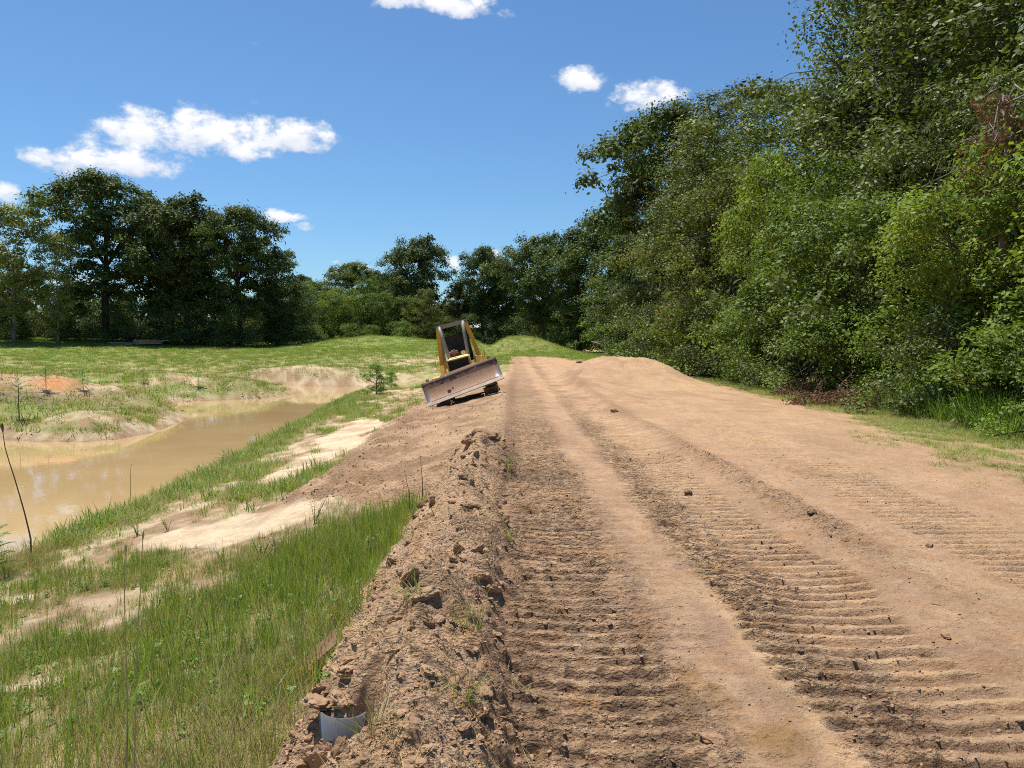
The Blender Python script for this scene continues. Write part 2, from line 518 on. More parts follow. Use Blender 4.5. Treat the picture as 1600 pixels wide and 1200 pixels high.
        db = lerp(BROWN[None, :], GREY[None, :], ss(-0.2, 0.4, fbm(x * 1.6, y * .8, 3, 60))[:, None])
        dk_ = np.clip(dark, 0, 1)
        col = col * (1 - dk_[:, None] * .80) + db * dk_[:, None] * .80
        # torn soil in the first two strips
        xw = x + .22 * fbm(x * 1.5, y * .6, 4, 260)
        s1 = (ss(-0.05, 0.1, x) * ss(1.05, 0.68, xw) + ss(1.25, 1.50, xw) * ss(2.0, 1.6, x + .3 * n2)) * road
        s1_ = np.maximum(s1, .8 * np.clip(dark, 0, 1))
        cr = ss(-0.15, 0.35, fbm(x * 2.2, y * 1.5, 4, 62)) * s1 * (1 - ss(14, 22, y))
        col = mixc(col, GREY, cr * .30)
        dm = ss(0.0, 0.40, fbm(x * 4.2, y * 10.0, 4, 63)) * s1 * (1 - ss(16, 26, y))
        col = mixc(col, BROWN, dm * .34)
        dm2 = ss(0.1, 0.5, fbm(x * 2.6, y * 5.0, 4, 64)) * road * ss(3.2, 2.2, x) * (1 - ss(20, 40, y))
        col = mixc(col, BROWN * 1.2, dm2 * .35 * (1 - lane * .6))
        # ---- crumbs and clods, where the sheet is fine enough to carry them
        nearm = np.hypot(x, y) < 18
        idx = np.where(nearm)[0]
        xs, ys = x[idx], y[idx]
        amp = 0.013 * s1[idx] * (0.35 + ss(-.2, .3, fbm(xs * 1.8, ys * 1.5, 3, 95))) + 0.006 * road[idx] + 0.022 * np.clip(bm[idx] + sp[idx] * 1.2, 0, 1) + 0.010 * (gr[idx])
        amp = amp + 0.03 * rw[idx] * (ys < 16)
        dz_ = np.zeros_like(xs)
        shade_ = np.zeros_like(xs)
        for sc_, am, sd_ in ((8.0, 1.0, 81), (17.0, 0.75, 83), (38.0, 0.5, 85), (70.0, 0.25, 86)):
            wx = 0.7 * fbm(xs * sc_ * .8, ys * sc_ * .8, 2, sd_ + 20)
            wy = 0.7 * fbm(xs * sc_ * .8 + 31, ys * sc_ * .8, 2, sd_ + 21)
            wd, wv, wdy = worley(xs * sc_ * .70 + wx, ys * sc_ * 1.15 + wy, sd_)
            b = np.clip((0.25 + 0.40 * wv - wd) * 3.2, 0, 1) * (wv > 0.30)
            dz_ += am * b * (0.25 + 0.75 * wv) * (1.0 - 0.9 * wdy)
        dz_ += 0.55 * fbm(xs * 16, ys * 16, 3, 87)
        amp = amp * (1 - ss(11, 18, np.hypot(xs, ys)))
        z[idx] += amp * dz_
        bump = fbm(xs * 4.5, ys * 3.5, 4, 88)
        z[idx] += (0.055 * np.clip(bm[idx] + sp[idx], 0, 1)) * bump
        tint = 1 + 0.30 * fbm(xs * 24, ys * 20, 3, 89) * (0.4 + s1[idx]) - 0.10 * s1[idx]
        col[idx] *= tint[:, None]
        # mid distance lumps on the spill and windrow
        z = z + (0.05 * sp * fbm(x * 3.0, y * 2.4, 4, 90) + 0.06 * wr * fbm(x * 4.0, y * 3.0, 3, 91)) * ss(9, 12, y)
        z = z + 0.14 * np.clip(pm, 0, 1) * fbm(x * 1.6, y * 1.3, 5, 92, .62)
        # hollows: beside the buried pipe and at the broken clod on the berm's crest
        for (hx, hy, rx_, ry_, dp) in HOLLOWS:
            z = z - dp * np.exp(-(((x - hx) / rx_) ** 2 + ((y - hy) / ry_) ** 2) ** 1.6)
    col = col * (1 + 0.10 * nf + 0.10 * nn)[:, None]
    zone = np.zeros(len(x), int)
    zone[road > 0.5] = 1
    zone[(bm > 0.5) | (sp > 0.5)] = 2
    zone[(pm > 0.16) & (road + ry > 0.2)] = 3
    zone[gm1 > 0.35] = 4
    zone[gm2 > 0.30] = 5
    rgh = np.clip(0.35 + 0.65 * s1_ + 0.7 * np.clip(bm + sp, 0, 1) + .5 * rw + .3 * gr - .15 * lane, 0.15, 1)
    return z, np.concatenate([np.clip(col, 0.01, 0.9), rgh[:, None]], 1), zone


HOLLOWS = [(-0.70, 3.00, 0.28, 0.20, 0.27), (-0.605, 3.20, 0.07, 0.12, 0.24), (-0.33, 10.9, 0.12, 0.16, 0.30), (-0.25, 8.6, 0.05, 0.09, 0.16), (-0.55, 10.2, .05, .22, .12)]


def hz(x, y, detail=False):
    z, c, zn = terrain(np.array([float(x)]), np.array([float(y)]), detail)
    return float(z[0])


def hzs(x, y, detail=False):
    return terrain(np.asarray(x, float), np.asarray(y, float), detail)[0]


# ------------------------------------------------------------------ materials
MAT = {}


def newmat(name):
    m = bpy.data.materials.new(name)
    m.use_nodes = True
    t = m.node_tree
    for n in list(t.nodes):
        t.nodes.remove(n)
    out = t.nodes.new('ShaderNodeOutputMaterial')
    MAT[name] = m
    return m, NT(t), out


def soil_mat():
    m, N, out = newmat('soil')
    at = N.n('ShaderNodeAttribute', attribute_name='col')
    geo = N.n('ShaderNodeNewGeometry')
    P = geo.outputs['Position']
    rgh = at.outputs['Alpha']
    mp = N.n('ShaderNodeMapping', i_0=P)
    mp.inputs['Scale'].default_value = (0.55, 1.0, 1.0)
    S = mp.outputs[0]
    a = N.noise(P, 9, 6, 0.62)
    b = N.noise(S, 60, 5, 0.68)
    c = N.noise(P, 1.3, 4, 0.6)
    v = N.m('ADD', N.m('MULTIPLY', N.m('SUBTRACT', a, .5), 0.55), N.m('MULTIPLY', N.m('SUBTRACT', b, .5), 0.7))
    v = N.m('ADD', N.m('ADD', v, N.m('MULTIPLY', N.m('SUBTRACT', c, .5), 0.35)), 1.0)
    # dark speckle standing for clod shadows, painted stronger where the ground is torn
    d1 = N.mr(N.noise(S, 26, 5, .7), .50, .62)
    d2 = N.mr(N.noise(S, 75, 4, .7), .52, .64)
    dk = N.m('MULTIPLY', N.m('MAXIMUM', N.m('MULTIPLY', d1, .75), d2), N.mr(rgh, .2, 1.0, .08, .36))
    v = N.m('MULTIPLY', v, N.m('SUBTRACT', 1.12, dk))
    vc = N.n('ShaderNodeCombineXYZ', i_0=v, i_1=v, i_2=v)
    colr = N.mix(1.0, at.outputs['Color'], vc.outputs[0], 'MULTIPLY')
    hue = N.mix(N.mr(N.noise(P, 3.1, 3), 0.45, 0.7), colr, N.mix(1.0, colr, (1.0, 0.93, 0.84, 1), 'MULTIPLY'))
    bs = N.n('ShaderNodeBsdfPrincipled', i_Base_Color=hue, i_Roughness=0.92)
    bs.inputs['Specular IOR Level'].default_value = 0.15
    vo = N.n('ShaderNodeTexVoronoi', i_Scale=34.0, i_Vector=N.mix(.06, S, N.noise(P, 25, 3, .6, 1)))
    vo2 = N.n('ShaderNodeTexVoronoi', i_Scale=85.0, i_Vector=S)
    crumb = N.m('ADD', N.m('MULTIPLY', vo.outputs['Distance'], -.5), N.m('MULTIPLY', vo2.outputs['Distance'], -.22))
    hgt = N.m('ADD', N.m('MULTIPLY', a, 0.35), N.m('ADD', N.m('MULTIPLY', b, 0.30), N.m('MULTIPLY', N.noise(P, 190, 3, .6), 0.08)))
    hgt = N.m('ADD', hgt, N.m('MULTIPLY', crumb, N.mr(rgh, .2, 1.0, .05, .55)))
    bp = N.n('ShaderNodeBump', i_Height=hgt, i_Strength=1.0, i_Distance=0.09)
    N.t.links.new(bp.outputs[0], bs.inputs['Normal'])
    N.t.links.new(bs.outputs[0], out.inputs[0])
    return m


def leaf_mat(name, c1, c2, c3=None, c3amt=0.0, trans=0.28, rough=0.5, spec=0.35, tint_amt=0.5):
    """c1..c2: random per leaf; clump tint from attribute; c3: odd coloured leaves"""
    m, N, out = newmat(name)
    geo = N.n('ShaderNodeNewGeometry')
    oi = N.n('ShaderNodeObjectInfo')
    tint = N.n('ShaderNodeAttribute', attribute_name='tint')
    rnd = geo.outputs['Random Per Island']
    f = N.m('ADD', N.m('MULTIPLY', rnd, 1 - tint_amt), N.m('MULTIPLY', tint.outputs['Fac'], tint_amt), clamp=True)
    colr = N.mix(f, c1 + (1,), c2 + (1,))
    ob = N.m('ADD', N.m('MULTIPLY', oi.outputs['Random'], 0.35), 0.83)
    obv = N.n('ShaderNodeCombineXYZ', i_0=ob, i_1=ob, i_2=ob)
    colr = N.mix(1.0, colr, obv.outputs[0], 'MULTIPLY')
    if c3:
        r2 = N.m('FRACT', N.m('MULTIPLY', rnd, 37.7))
        pos = N.noise(geo.outputs['Position'], 0.55, 2)
        k = N.m('LESS_THAN', r2, N.m('MULTIPLY', N.mr(pos, 0.52, 0.68), c3amt))
        colr = N.mix(k, colr, c3 + (1,))
    bs = N.n('ShaderNodeBsdfPrincipled', i_Base_Color=colr, i_Roughness=rough)
    bs.inputs['Specular IOR Level'].default_value = spec
    tr = N.n('ShaderNodeBsdfTranslucent', i_Color=N.mix(1.0, colr, (1.25, 1.25, 0.55, 1), 'MULTIPLY'))
    mx = N.n('ShaderNodeMixShader', i_0=trans)
    N.t.links.new(bs.outputs[0], mx.inputs[1])
    N.t.links.new(tr.outputs[0], mx.inputs[2])
    N.t.links.new(mx.outputs[0], out.inputs[0])
    return m


def simple_mat(name, col, rough=0.7, metal=0.0, var=0.3, scale=6.0, col2=None, lo=.45, hi=.65, bump=0.0, spec=0.4):
    m, N, out = newmat(name)
    tcn = N.n('ShaderNodeTexCoord')
    P = tcn.outputs['Object']
    a = N.noise(P, scale, 6, 0.6)
    b = N.noise(P, scale * 7, 4, 0.6)
    v = N.m('ADD', 1.0, N.m('ADD', N.m('MULTIPLY', N.m('SUBTRACT', a, .5), var * 1.6), N.m('MULTIPLY', N.m('SUBTRACT', b, .5), var)))
    vc = N.n('ShaderNodeCombineXYZ', i_0=v, i_1=v, i_2=v)
    base = col + (1,)
    if col2:
        base = N.mix(N.mr(N.noise(P, scale * .7, 5, .65), lo, hi), col + (1,), col2 + (1,))
    colr = N.mix(1.0, base, vc.outputs[0], 'MULTIPLY')
    bs = N.n('ShaderNodeBsdfPrincipled', i_Base_Color=colr, i_Roughness=rough, i_Metallic=metal)
    bs.inputs['Specular IOR Level'].default_value = spec
    if bump:
        bp = N.n('ShaderNodeBump', i_Height=N.m('ADD', a, N.m('MULTIPLY', b, .4)), i_Strength=0.6, i_Distance=bump)
        N.t.links.new(bp.outputs[0], bs.inputs['Normal'])
    N.t.links.new(bs.outputs[0], out.inputs[0])
    return m


soil_mat()


# ------------------------------------------------------------------ object helpers
def tag(o, label=None, cat=None, group=None, kind=None):
    if label:
        o['label'] = label
    if cat:
        o['category'] = cat
    if group:
        o['group'] = group
    if kind:
        o['kind'] = kind
    return o


def mesh_np(name, verts, faces_flat, nper, mat, smooth=False, attrs=None):
    """fast mesh from arrays: faces_flat int array, all faces with nper corners"""
    me = bpy.data.meshes.new(name)
    nv = len(verts)
    nf = len(faces_flat) // nper
    me.vertices.add(nv)
    me.vertices.foreach_set('co', np.asarray(verts, np.float32).ravel())
    me.loops.add(nf * nper)
    me.loops.foreach_set('vertex_index', np.asarray(faces_flat, np.int32))
    me.polygons.add(nf)
    me.polygons.foreach_set('loop_start', np.arange(0, nf * nper, nper, dtype=np.int32))
    if smooth:
        me.polygons.foreach_set('use_smooth', np.ones(nf, bool))
    me.update(calc_edges=True)
    for k, (ty, arr) in (attrs or {}).items():
        at = me.attributes.new(k, ty, 'POINT')
        if ty == 'FLOAT':
            at.data.foreach_set('value', np.asarray(arr, np.float32))
        elif ty == 'INT':
            at.data.foreach_set('value', np.asarray(arr, np.int32))
        elif ty == 'FLOAT_VECTOR':
            at.data.foreach_set('vector', np.asarray(arr, np.float32).ravel())
        else:
            at.data.foreach_set('color', np.asarray(arr, np.float32).ravel())
    me.materials.append(MAT[mat] if isinstance(mat, str) else mat)
    return me


def link(name, me, parent=None, loc=(0, 0, 0), rot=(0, 0, 0), scale=(1, 1, 1)):
    o = bpy.data.objects.new(name, me)
    C.objects.link(o)
    o.location = loc
    o.rotation_euler = rot
    o.scale = scale
    if parent:
        o.parent = parent
    return o


def empty(name, loc, rot=(0, 0, 0)):
    o = bpy.data.objects.new(name, None)
    C.objects.link(o)
    o.empty_display_size = 0.2
    o.location = loc
    o.rotation_euler = rot
    return o


# ------------------------------------------------------------------ ground sheet, split into its zones
def build_ground():
    ph = np.arange(-0.69, 0.6901, 0.0025)
    ext = 0.69 + np.cumsum(0.004 * 1.10 ** np.arange(48))
    ext = ext[ext < math.pi - 0.05]
    ph = np.concatenate([-ext[::-1], ph, ext])
    r = [0.4]
    while r[-1] < 2.5:
        r.append(r[-1] + 0.12)
    while r[-1] < 12:
        r.append(r[-1] * 1.0023)
    while r[-1] < 24:
        r.append(r[-1] * 1.0036)
    while r[-1] < 42:
        r.append(r[-1] * 1.0062)
    while r[-1] < 130:
        r.append(r[-1] * 1.011)
    while r[-1] < 6000:
        r.append(r[-1] * 1.12)
    r = np.array(r)
    na, nr = len(ph), len(r)
    A, RR = np.meshgrid(ph, r)
    x = (RR * np.sin(A)).ravel()
    y = (RR * np.cos(A)).ravel()
    z, col, zone = terrain(x, y)
    # centre fan point
    co = np.stack([x, y, z], 1)
    idx = np.arange(na * nr).reshape(nr, na)
    nxt = np.roll(idx, -1, axis=1)                 # closes the circle behind the camera
    quads = np.stack([idx[:-1], nxt[:-1], nxt[1:], idx[1:]], -1).reshape(-1, 4)
    # orient upwards
    quads = quads[:, ::-1]
    # normals of the whole sheet, so the zones meet without a seam
    p0, p1, p2, p3 = (co[quads[:, i]] for i in range(4))
    fn = np.cross(p2 - p0, p3 - p1)
    vnorm = np.zeros_like(co)
    for i in range(4):
        for k in range(3):
            vnorm[:, k] += np.bincount(quads[:, i], fn[:, k], len(co))
    vnorm /= np.linalg.norm(vnorm, axis=1)[:, None] + 1e-12
    fz = zone[quads[:, 0]]
    names = ['ground', 'dirt_road', 'dirt_berm', 'dirt_mound', 'grass_mound', 'grass_mound']
    for k, nm in enumerate(names):
        q = quads[fz == k]
        if not len(q):
            continue
        used, inv = np.unique(q, return_inverse=True)
        c4 = col[used]
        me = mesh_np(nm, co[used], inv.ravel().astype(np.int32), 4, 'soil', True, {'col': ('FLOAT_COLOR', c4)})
        me.normals_split_custom_set_from_vertices([tuple(v) for v in vnorm[used]])
        o = link(nm, me)
        tag(o, kind='structure')


build_ground()

# ------------------------------------------------------------------ pond
m, N, out = newmat('muddy_water')
geo = N.n('ShaderNodeNewGeometry')
P = geo.outputs['Position']
mp = N.n('ShaderNodeMapping', i_0=P)
mp.inputs['Scale'].default_value = (1.0, 0.6, 1.0)
wn_ = N.noise(mp.outputs[0], 5.0, 3, 0.5)
wcol = N.mix(N.mr(N.noise(P, 0.25, 3), 0.35, 0.65), (0.43, 0.290, 0.135, 1), (0.48, 0.335, 0.165, 1))
bs = N.n('ShaderNodeBsdfPrincipled', i_Base_Color=wcol, i_Roughness=0.025, i_IOR=1.33)
bp = N.n('ShaderNodeBump', i_Height=wn_, i_Strength=0.07, i_Distance=0.02)
N.t.links.new(bp.outputs[0], bs.inputs['Normal'])
N.t.links.new(bs.outputs[0], out.inputs[0])
gx, gy = np.meshgrid(np.arange(-36, -3.9, 0.4), np.arange(-15, 64, 0.4))
gsd = pond_sd(gx.ravel(), gy.ravel())
gi = np.arange(gx.size).reshape(gx.shape)
gq = np.stack([gi[:-1, :-1], gi[:-1, 1:], gi[1:, 1:], gi[1:, :-1]], -1).reshape(-1, 4)
gq = gq[(gsd[gq] < 0.75).any(1)]
gu, ginv = np.unique(gq, return_inverse=True)
gv = np.stack([gx.ravel(), gy.ravel(), np.full(gx.size, WATER_Z)], 1)[gu]
tag(link('pond', mesh_np('pond', gv, ginv.ravel(), 4, 'muddy_water', True)), kind='structure')
# ------------------------------------------------------------------ geometry collectors
class MB:
    """collects boxes, tubes and lofts; build() links them as ONE mesh object"""

    def __init__(self):
        self.v, self.f = [], []

    def add(self, vs, fs):
        o = len(self.v)
        self.v += [tuple(p) for p in vs]
        self.f += [tuple(i + o for i in q) for q in fs]

    def box(self, c, s, rot=None):
        M = (Euler(rot).to_matrix() if rot else Matrix.Identity(3))
        c = Vector(c)
        vs = [c + M @ Vector((sx * s[0] / 2, sy * s[1] / 2, sz * s[2] / 2)) for sz in (-1, 1) for sy in (-1, 1) for sx in (-1, 1)]
        self.add(vs, [(0, 2, 3, 1), (4, 5, 7, 6), (0, 1, 5, 4), (2, 6, 7, 3), (0, 4, 6, 2), (1, 3, 7, 5)])

    def beam(self, a, b, w, h, up=(0, 0, 1)):
        a, b = Vector(a), Vector(b)
        d = (b - a).normalized()
        s = d.cross(Vector(up))
        s = s.normalized() if s.length > 1e-5 else Vector((1, 0, 0))
        u = s.cross(d).normalized()
        vs = []
        for p in (a, b):
            for (i, j) in ((-1, -1), (1, -1), (1, 1), (-1, 1)):
                vs.append(p + s * i * w / 2 + u * j * h / 2)
        self.add(vs, [(3, 2, 1, 0), (4, 5, 6, 7), (0, 1, 5, 4), (1, 2, 6, 5), (2, 3, 7, 6), (3, 0, 4, 7)])

    def tube(self, pts, rad, n=8, cap=True):
        pts = [Vector(p) for p in pts]
        if not hasattr(rad, '__len__'):
            rad = [rad] * len(pts)
        o = len(self.v)
        ref = None
        for i, p in enumerate(pts):
            d = (pts[min(i + 1, len(pts) - 1)] - pts[max(i - 1, 0)]).normalized()
            if ref is None:
                ref = Vector((0, 0, 1)) if abs(d.z) < 0.9 else Vector((1, 0, 0))
            a = d.cross(ref)
            a = a.normalized() if a.length > 1e-6 else d.orthogonal().normalized()
            b = a.cross(d).normalized()
            ref = b
            for k in range(n):
                t = 2 * math.pi * k / n
                self.v.append(tuple(p + (a * math.cos(t) + b * math.sin(t)) * rad[i]))
        for i in range(len(pts) - 1):
            for k in range(n):
                k2 = (k + 1) % n
                self.f.append((o + i * n + k, o + i * n + k2, o + (i + 1) * n + k2, o + (i + 1) * n + k))
        if cap:
            self.f.append(tuple(o + k for k in range(n))[::-1])
            self.f.append(tuple(o + (len(pts) - 1) * n + k for k in range(n)))

    def cyl(self, a, b, r, n=16, r2=None):
        self.tube([a, b], [r, r if r2 is None else r2], n)

    def mesh(self, name, mat, smooth=False, bevel=0):
        me = bpy.data.meshes.new(name)
        me.from_pydata(self.v, [], self.f)
        if bevel:
            bm = bmesh.new()
            bm.from_mesh(me)
            bmesh.ops.bevel(bm, geom=list(bm.edges), offset=bevel, segments=2, affect='EDGES', clamp_overlap=True)
            bm.to_mesh(me)
            bm.free()
        if smooth:
            me.polygons.foreach_set('use_smooth', np.ones(len(me.polygons), bool))
        me.materials.append(MAT[mat])
        me.update()
        return me

    def build(self, name, mat, parent=None, smooth=False, bevel=0):
        return link(name, self.mesh(name, mat, smooth, bevel), parent)


# ------------------------------------------------------------------ trees
leaf_mat('leaf_oak', (0.044, 0.068, 0.018), (0.155, 0.200, 0.052), trans=0.22, rough=0.6, spec=0.15)
leaf_mat('leaf_tall', (0.056, 0.082, 0.022), (0.200, 0.245, 0.068), (0.16, 0.12, 0.04), 0.05, trans=0.24, rough=0.55, spec=0.25)
leaf_mat('leaf_lime', (0.080, 0.140, 0.018), (0.285, 0.365, 0.058), (0.42, 0.25, 0.03), 0.16, trans=0.32, rough=0.6, spec=0.18)
leaf_mat('leaf_olive', (0.070, 0.095, 0.018), (0.200, 0.220, 0.048), (0.30, 0.19, 0.04), 0.12, trans=0.28, rough=0.6, spec=0.18)
leaf_mat('leaf_mid', (0.058, 0.098, 0.016), (0.205, 0.285, 0.048), trans=0.28, rough=0.6, spec=0.18)
leaf_mat('leaf_pale', (0.150, 0.190, 0.045), (0.340, 0.350, 0.090), trans=0.35)
leaf_mat('leaf_dead', (0.10, 0.040, 0.022), (0.26, 0.125, 0.065), trans=0.12, rough=0.8, spec=0.1)
leaf_mat('leaf_weed', (0.100, 0.190, 0.028), (0.210, 0.350, 0.060), trans=0.35)
leaf_mat('grass_green', (0.130, 0.205, 0.030), (0.330, 0.400, 0.085), (0.42, 0.33, 0.15), 0.35, trans=0.35, rough=0.5)
leaf_mat('grass_dry', (0.24, 0.19, 0.08), (0.46, 0.37, 0.18), (0.15, 0.19, 0.05), 0.5, trans=0.25, rough=0.7)
leaf_mat('grass_field', (0.140, 0.215, 0.028), (0.290, 0.350, 0.062), (0.36, 0.29, 0.11), 0.25, trans=0.35, rough=0.55)
leaf_mat('grass_lush', (0.095, 0.185, 0.026), (0.235, 0.360, 0.060), trans=0.35, rough=0.45)
simple_mat('bark', (0.085, 0.068, 0.052), 0.9, 0, 0.5, 3.0, bump=0.03, spec=0.1)
simple_mat('bark_pale', (0.26, 0.22, 0.18), 0.9, 0, 0.4, 3.0, bump=0.02, spec=0.1)
simple_mat('green_stem', (0.09, 0.13, 0.04), 0.7, 0, 0.3, 5.0)
simple_mat('twig', (0.17, 0.125, 0.09), 0.9, 0, 0.4, 5.0, spec=0.1)


def leaves_mesh(name, cen, nrm, size, tint, mat, aspect=0.55, r=None):
    r = r or rng
    n = len(cen)
    rv = r.normal(size=(n, 3))
    nrm = nrm / (np.linalg.norm(nrm, axis=1)[:, None] + 1e-9)
    t = np.cross(nrm, rv)
    t /= np.linalg.norm(t, axis=1)[:, None] + 1e-9
    b = np.cross(nrm, t)
    s = size[:, None]
    fold = nrm * s * 0.10
    v = np.stack([cen - t * s * 0.5 + fold, cen + b * s * aspect * 0.5, cen + t * s * 0.5 - fold, cen - b * s * aspect * 0.5], 1).reshape(-1, 3)
    f = np.arange(n * 4, dtype=np.int32)
    return mesh_np(name, v, f, 4, mat, False, {'tint': ('FLOAT', np.repeat(tint, 4))})


def make_tree(seed, H, Rad, z0, nclump, nleaf, leaf, mat, rc=(0.7, 1.2), top=0.35, trunk_r=0.35, bark='bark', low=0.0, shell=0.42, lump=0.42,
              flat=0.78, nlobe=15, sep=0.62, limbs=9):
    """returns (trunk mesh, crown mesh) of a tree whose base stands at the origin"""
    r = np.random.default_rng(seed)
    cl = []
    tries = 0

    def envelope(t, a):
        lowr = low + (1 - low) * min(1, t / top) ** 0.7
        pr = lowr * math.sqrt(max(0.0, 1 - max(0, (t - top) / (1 - top)) ** 2.2))
        return Rad * pr * (1 + lump * float(fbm(np.array([a * 1.3 + seed]), np.array([t * 3.0]), 2, seed)[0]) * 2)
    # boughs: the clumps gather round them and leave gaps between
    lobes = []
    rl = Rad * 0.40
    for _ in range(4000):
        if len(lobes) >= nlobe:
            break
        t, a = r.random(), r.random() * 2 * math.pi
        q = max(0.0, envelope(t, a) - rl * .75) * (0.55 + .45 * r.random())
        p = np.array((q * math.cos(a), q * math.sin(a), z0 + rl * .5 + t * (H - z0 - rl * 1.1)))
        if all(np.linalg.norm(p - o) > rl * 1.15 for o in lobes):
            lobes.append(p)
    lobes = np.array(lobes)
    while len(cl) < nclump and tries < nclump * 40:
        tries += 1
        t = r.random()
        a = r.random() * 2 * math.pi
        rr = envelope(t, a) * r.random() ** shell
        p = np.array((rr * math.cos(a), rr * math.sin(a), z0 + t * (H - z0)))
        dl = p - lobes
        j = int(np.argmin((dl ** 2).sum(1)))
        dd = float(np.linalg.norm(dl[j]))
        if r.random() < .16:
            p = p + (p - np.array((0, 0, (z0 + H) / 2))) * (.06 + .22 * r.random())
            p[2] = max(p[2], z0 * .5 + .3)
        elif dd > rl * .9:
            p = lobes[j] + dl[j] / dd * rl * (0.75 + .3 * r.random())
        k = rc[0] * .75 + (rc[1] - rc[0] * .75) * r.random() ** 1.2
        p[2] = min(p[2], H - k * flat)
        if all(np.linalg.norm((p - c[0]) * (1, 1, 1.3)) > sep * min(k, c[1]) for c in cl):
            cl.append((p, k))
    # --- leaves
    cen, nrm, siz, tin = [], [], [], []
    for p, k in cl:
        n = int(nleaf * (k / rc[1]) ** 2 * (0.7 + 0.6 * r.random()))
        d = r.normal(size=(n, 3))
        d /= np.linalg.norm(d, axis=1)[:, None]
        d[:, 2] = np.where(d[:, 2] < -0.25, -d[:, 2] * r.random(n), d[:, 2])
        rad = k * (0.35 + 0.65 * r.random(n) ** 0.5) * (1 + 0.35 * r.normal(size=n) * 0.6)
        c = p + d * rad[:, None] * np.array((1, 1, flat))
        c[:, 2] -= 0.25 * k * (rad / k) ** 2 * (1 - np.abs(d[:, 2]))          # drooping rims
        cen.append(c)
        nrm.append(d * 0.85 + np.array((0, 0, 0.55)) + r.normal(size=(n, 3)) * 0.42)
        siz.append(leaf * (0.45 + 0.95 * r.random(n)) * (0.8 + .45 * r.random()))
        tin.append(np.clip(np.full(n, r.random()) + r.normal(size=n) * 0.08, 0, 1))
    cen = np.concatenate(cen)
    cen[:, 2] = np.maximum(cen[:, 2], 0.06)
    crown = leaves_mesh('crown', cen, np.concatenate(nrm), np.concatenate(siz), np.concatenate(tin), mat, r=r)
    # --- trunk, limbs and twigs
    mb = MB()
    th = z0 + (H - z0) * 0.62
    wob = r.normal(size=(9, 2)) * 0.018 * H
    tp = []
    for i in range(9):
        q = i / 8
        tp.append(Vector((wob[:i, 0].sum() * .35, wob[:i, 1].sum() * .35, th * q)))
    tr = [trunk_r * (1.35 if i == 0 else 1) * (1 - 0.72 * i / 8) for i in range(9)]
    mb.tube(tp, tr, 9)
    nodes = [(tp[i], tr[i]) for i in range(3, 9)]
    order = r.permutation(len(cl))[:limbs]
    for j in order:
        tgt = Vector(cl[j][0])
        st_i = min(8, max(2, int(8 * (0.30 + 0.6 * (tgt.z / max(th, .1)) * 0.62))))
        s = tp[st_i]
        mid = s.lerp(tgt, 0.5) + Vector((0, 0, 0.10 * (tgt - s).length))
        pts, rd = [], []
        for q in (0, .2, .4, .6, .8, 1):
            pts.append(s * (1 - q) ** 2 + mid * 2 * q * (1 - q) + tgt * q * q)
            rd.append(max(0.02, tr[st_i] * 0.62 * (1 - 0.85 * q)))
        mb.tube(pts, rd, 6, False)
        nodes += list(zip(pts[1:], rd[1:]))
    npos = np.array([tuple(n[0]) for n in nodes])
    for p, k in cl:
        d = np.linalg.norm(npos - p, axis=1) + np.maximum(0, npos[:, 2] - p[2]) * 0.8
        j = int(np.argmin(d))
        s = nodes[j][0]
        tgt = Vector(p)
        mid = s.lerp(tgt, 0.5) + Vector((r.normal() * .1, r.normal() * .1, 0.12 * (tgt - s).length))
        mb.tube([s, mid, tgt], [min(nodes[j][1] * .6, .09), min(nodes[j][1] * .45, .05), 0.012], 4, False)
    return mb.mesh('trunk', bark, True), crown


TREES = {
    'oakA': make_tree(11, 20, 7.2, 4.8, 190, 400, 0.36, 'leaf_oak', (1.1, 1.9), 0.45, 0.50, low=0.35, limbs=13),
    'oakB': make_tree(12, 18, 6.6, 3.4, 190, 400, 0.35, 'leaf_oak', (1.0, 1.8), 0.50, 0.45, low=0.45, limbs=12),
    'oakC': make_tree(13, 16, 5.2, 1.8, 190, 320, 0.33, 'leaf_mid', (0.9, 1.6), 0.45, 0.36, low=0.5, limbs=10),
    'tallA': make_tree(21, 21, 5.2, 2.5, 300, 340, 0.19, 'leaf_tall', (0.9, 1.6), 0.45, 0.36, low=0.55, limbs=12),
    'tallB': make_tree(22, 18, 4.8, 1.5, 270, 340, 0.18, 'leaf_tall', (0.8, 1.5), 0.40, 0.32, low=0.6, limbs=12),
    'limeA': make_tree(31, 8.5, 3.4, 0.5, 150, 330, 0.155, 'leaf_lime', (0.50, 1.0), 0.45, 0.14, low=0.6, limbs=10),
    'limeB': make_tree(32, 7.5, 3.1, 0.3, 140, 330, 0.155, 'leaf_lime', (0.48, 0.95), 0.40, 0.12, low=0.7, limbs=10),
    'oliveA': make_tree(33, 9.0, 3.2, 0.5, 150, 330, 0.140, 'leaf_olive', (0.50, 0.95), 0.40, 0.14, low=0.6, limbs=10),
    'midA': make_tree(34, 10, 3.5, 0.5, 150, 320, 0.16, 'leaf_mid', (0.55, 1.05), 0.42, 0.18, low=0.6, limbs=10),
    'paleA': make_tree(41, 15, 4.0, 2.6, 120, 250, 0.28, 'leaf_pale', (0.8, 1.3), 0.5, 0.20, 'bark_pale', low=0.4, shell=0.35, limbs=9),
    'shrubA': make_tree(51, 3.4, 1.9, 0.1, 70, 260, 0.11, 'leaf_mid', (0.4, 0.7), 0.35, 0.05, low=0.85, limbs=6),
    'shrubB': make_tree(52, 2.6, 1.6, 0.1, 60, 260, 0.10, 'leaf_lime', (0.35, 0.65), 0.35, 0.05, low=0.85, limbs=6),
}
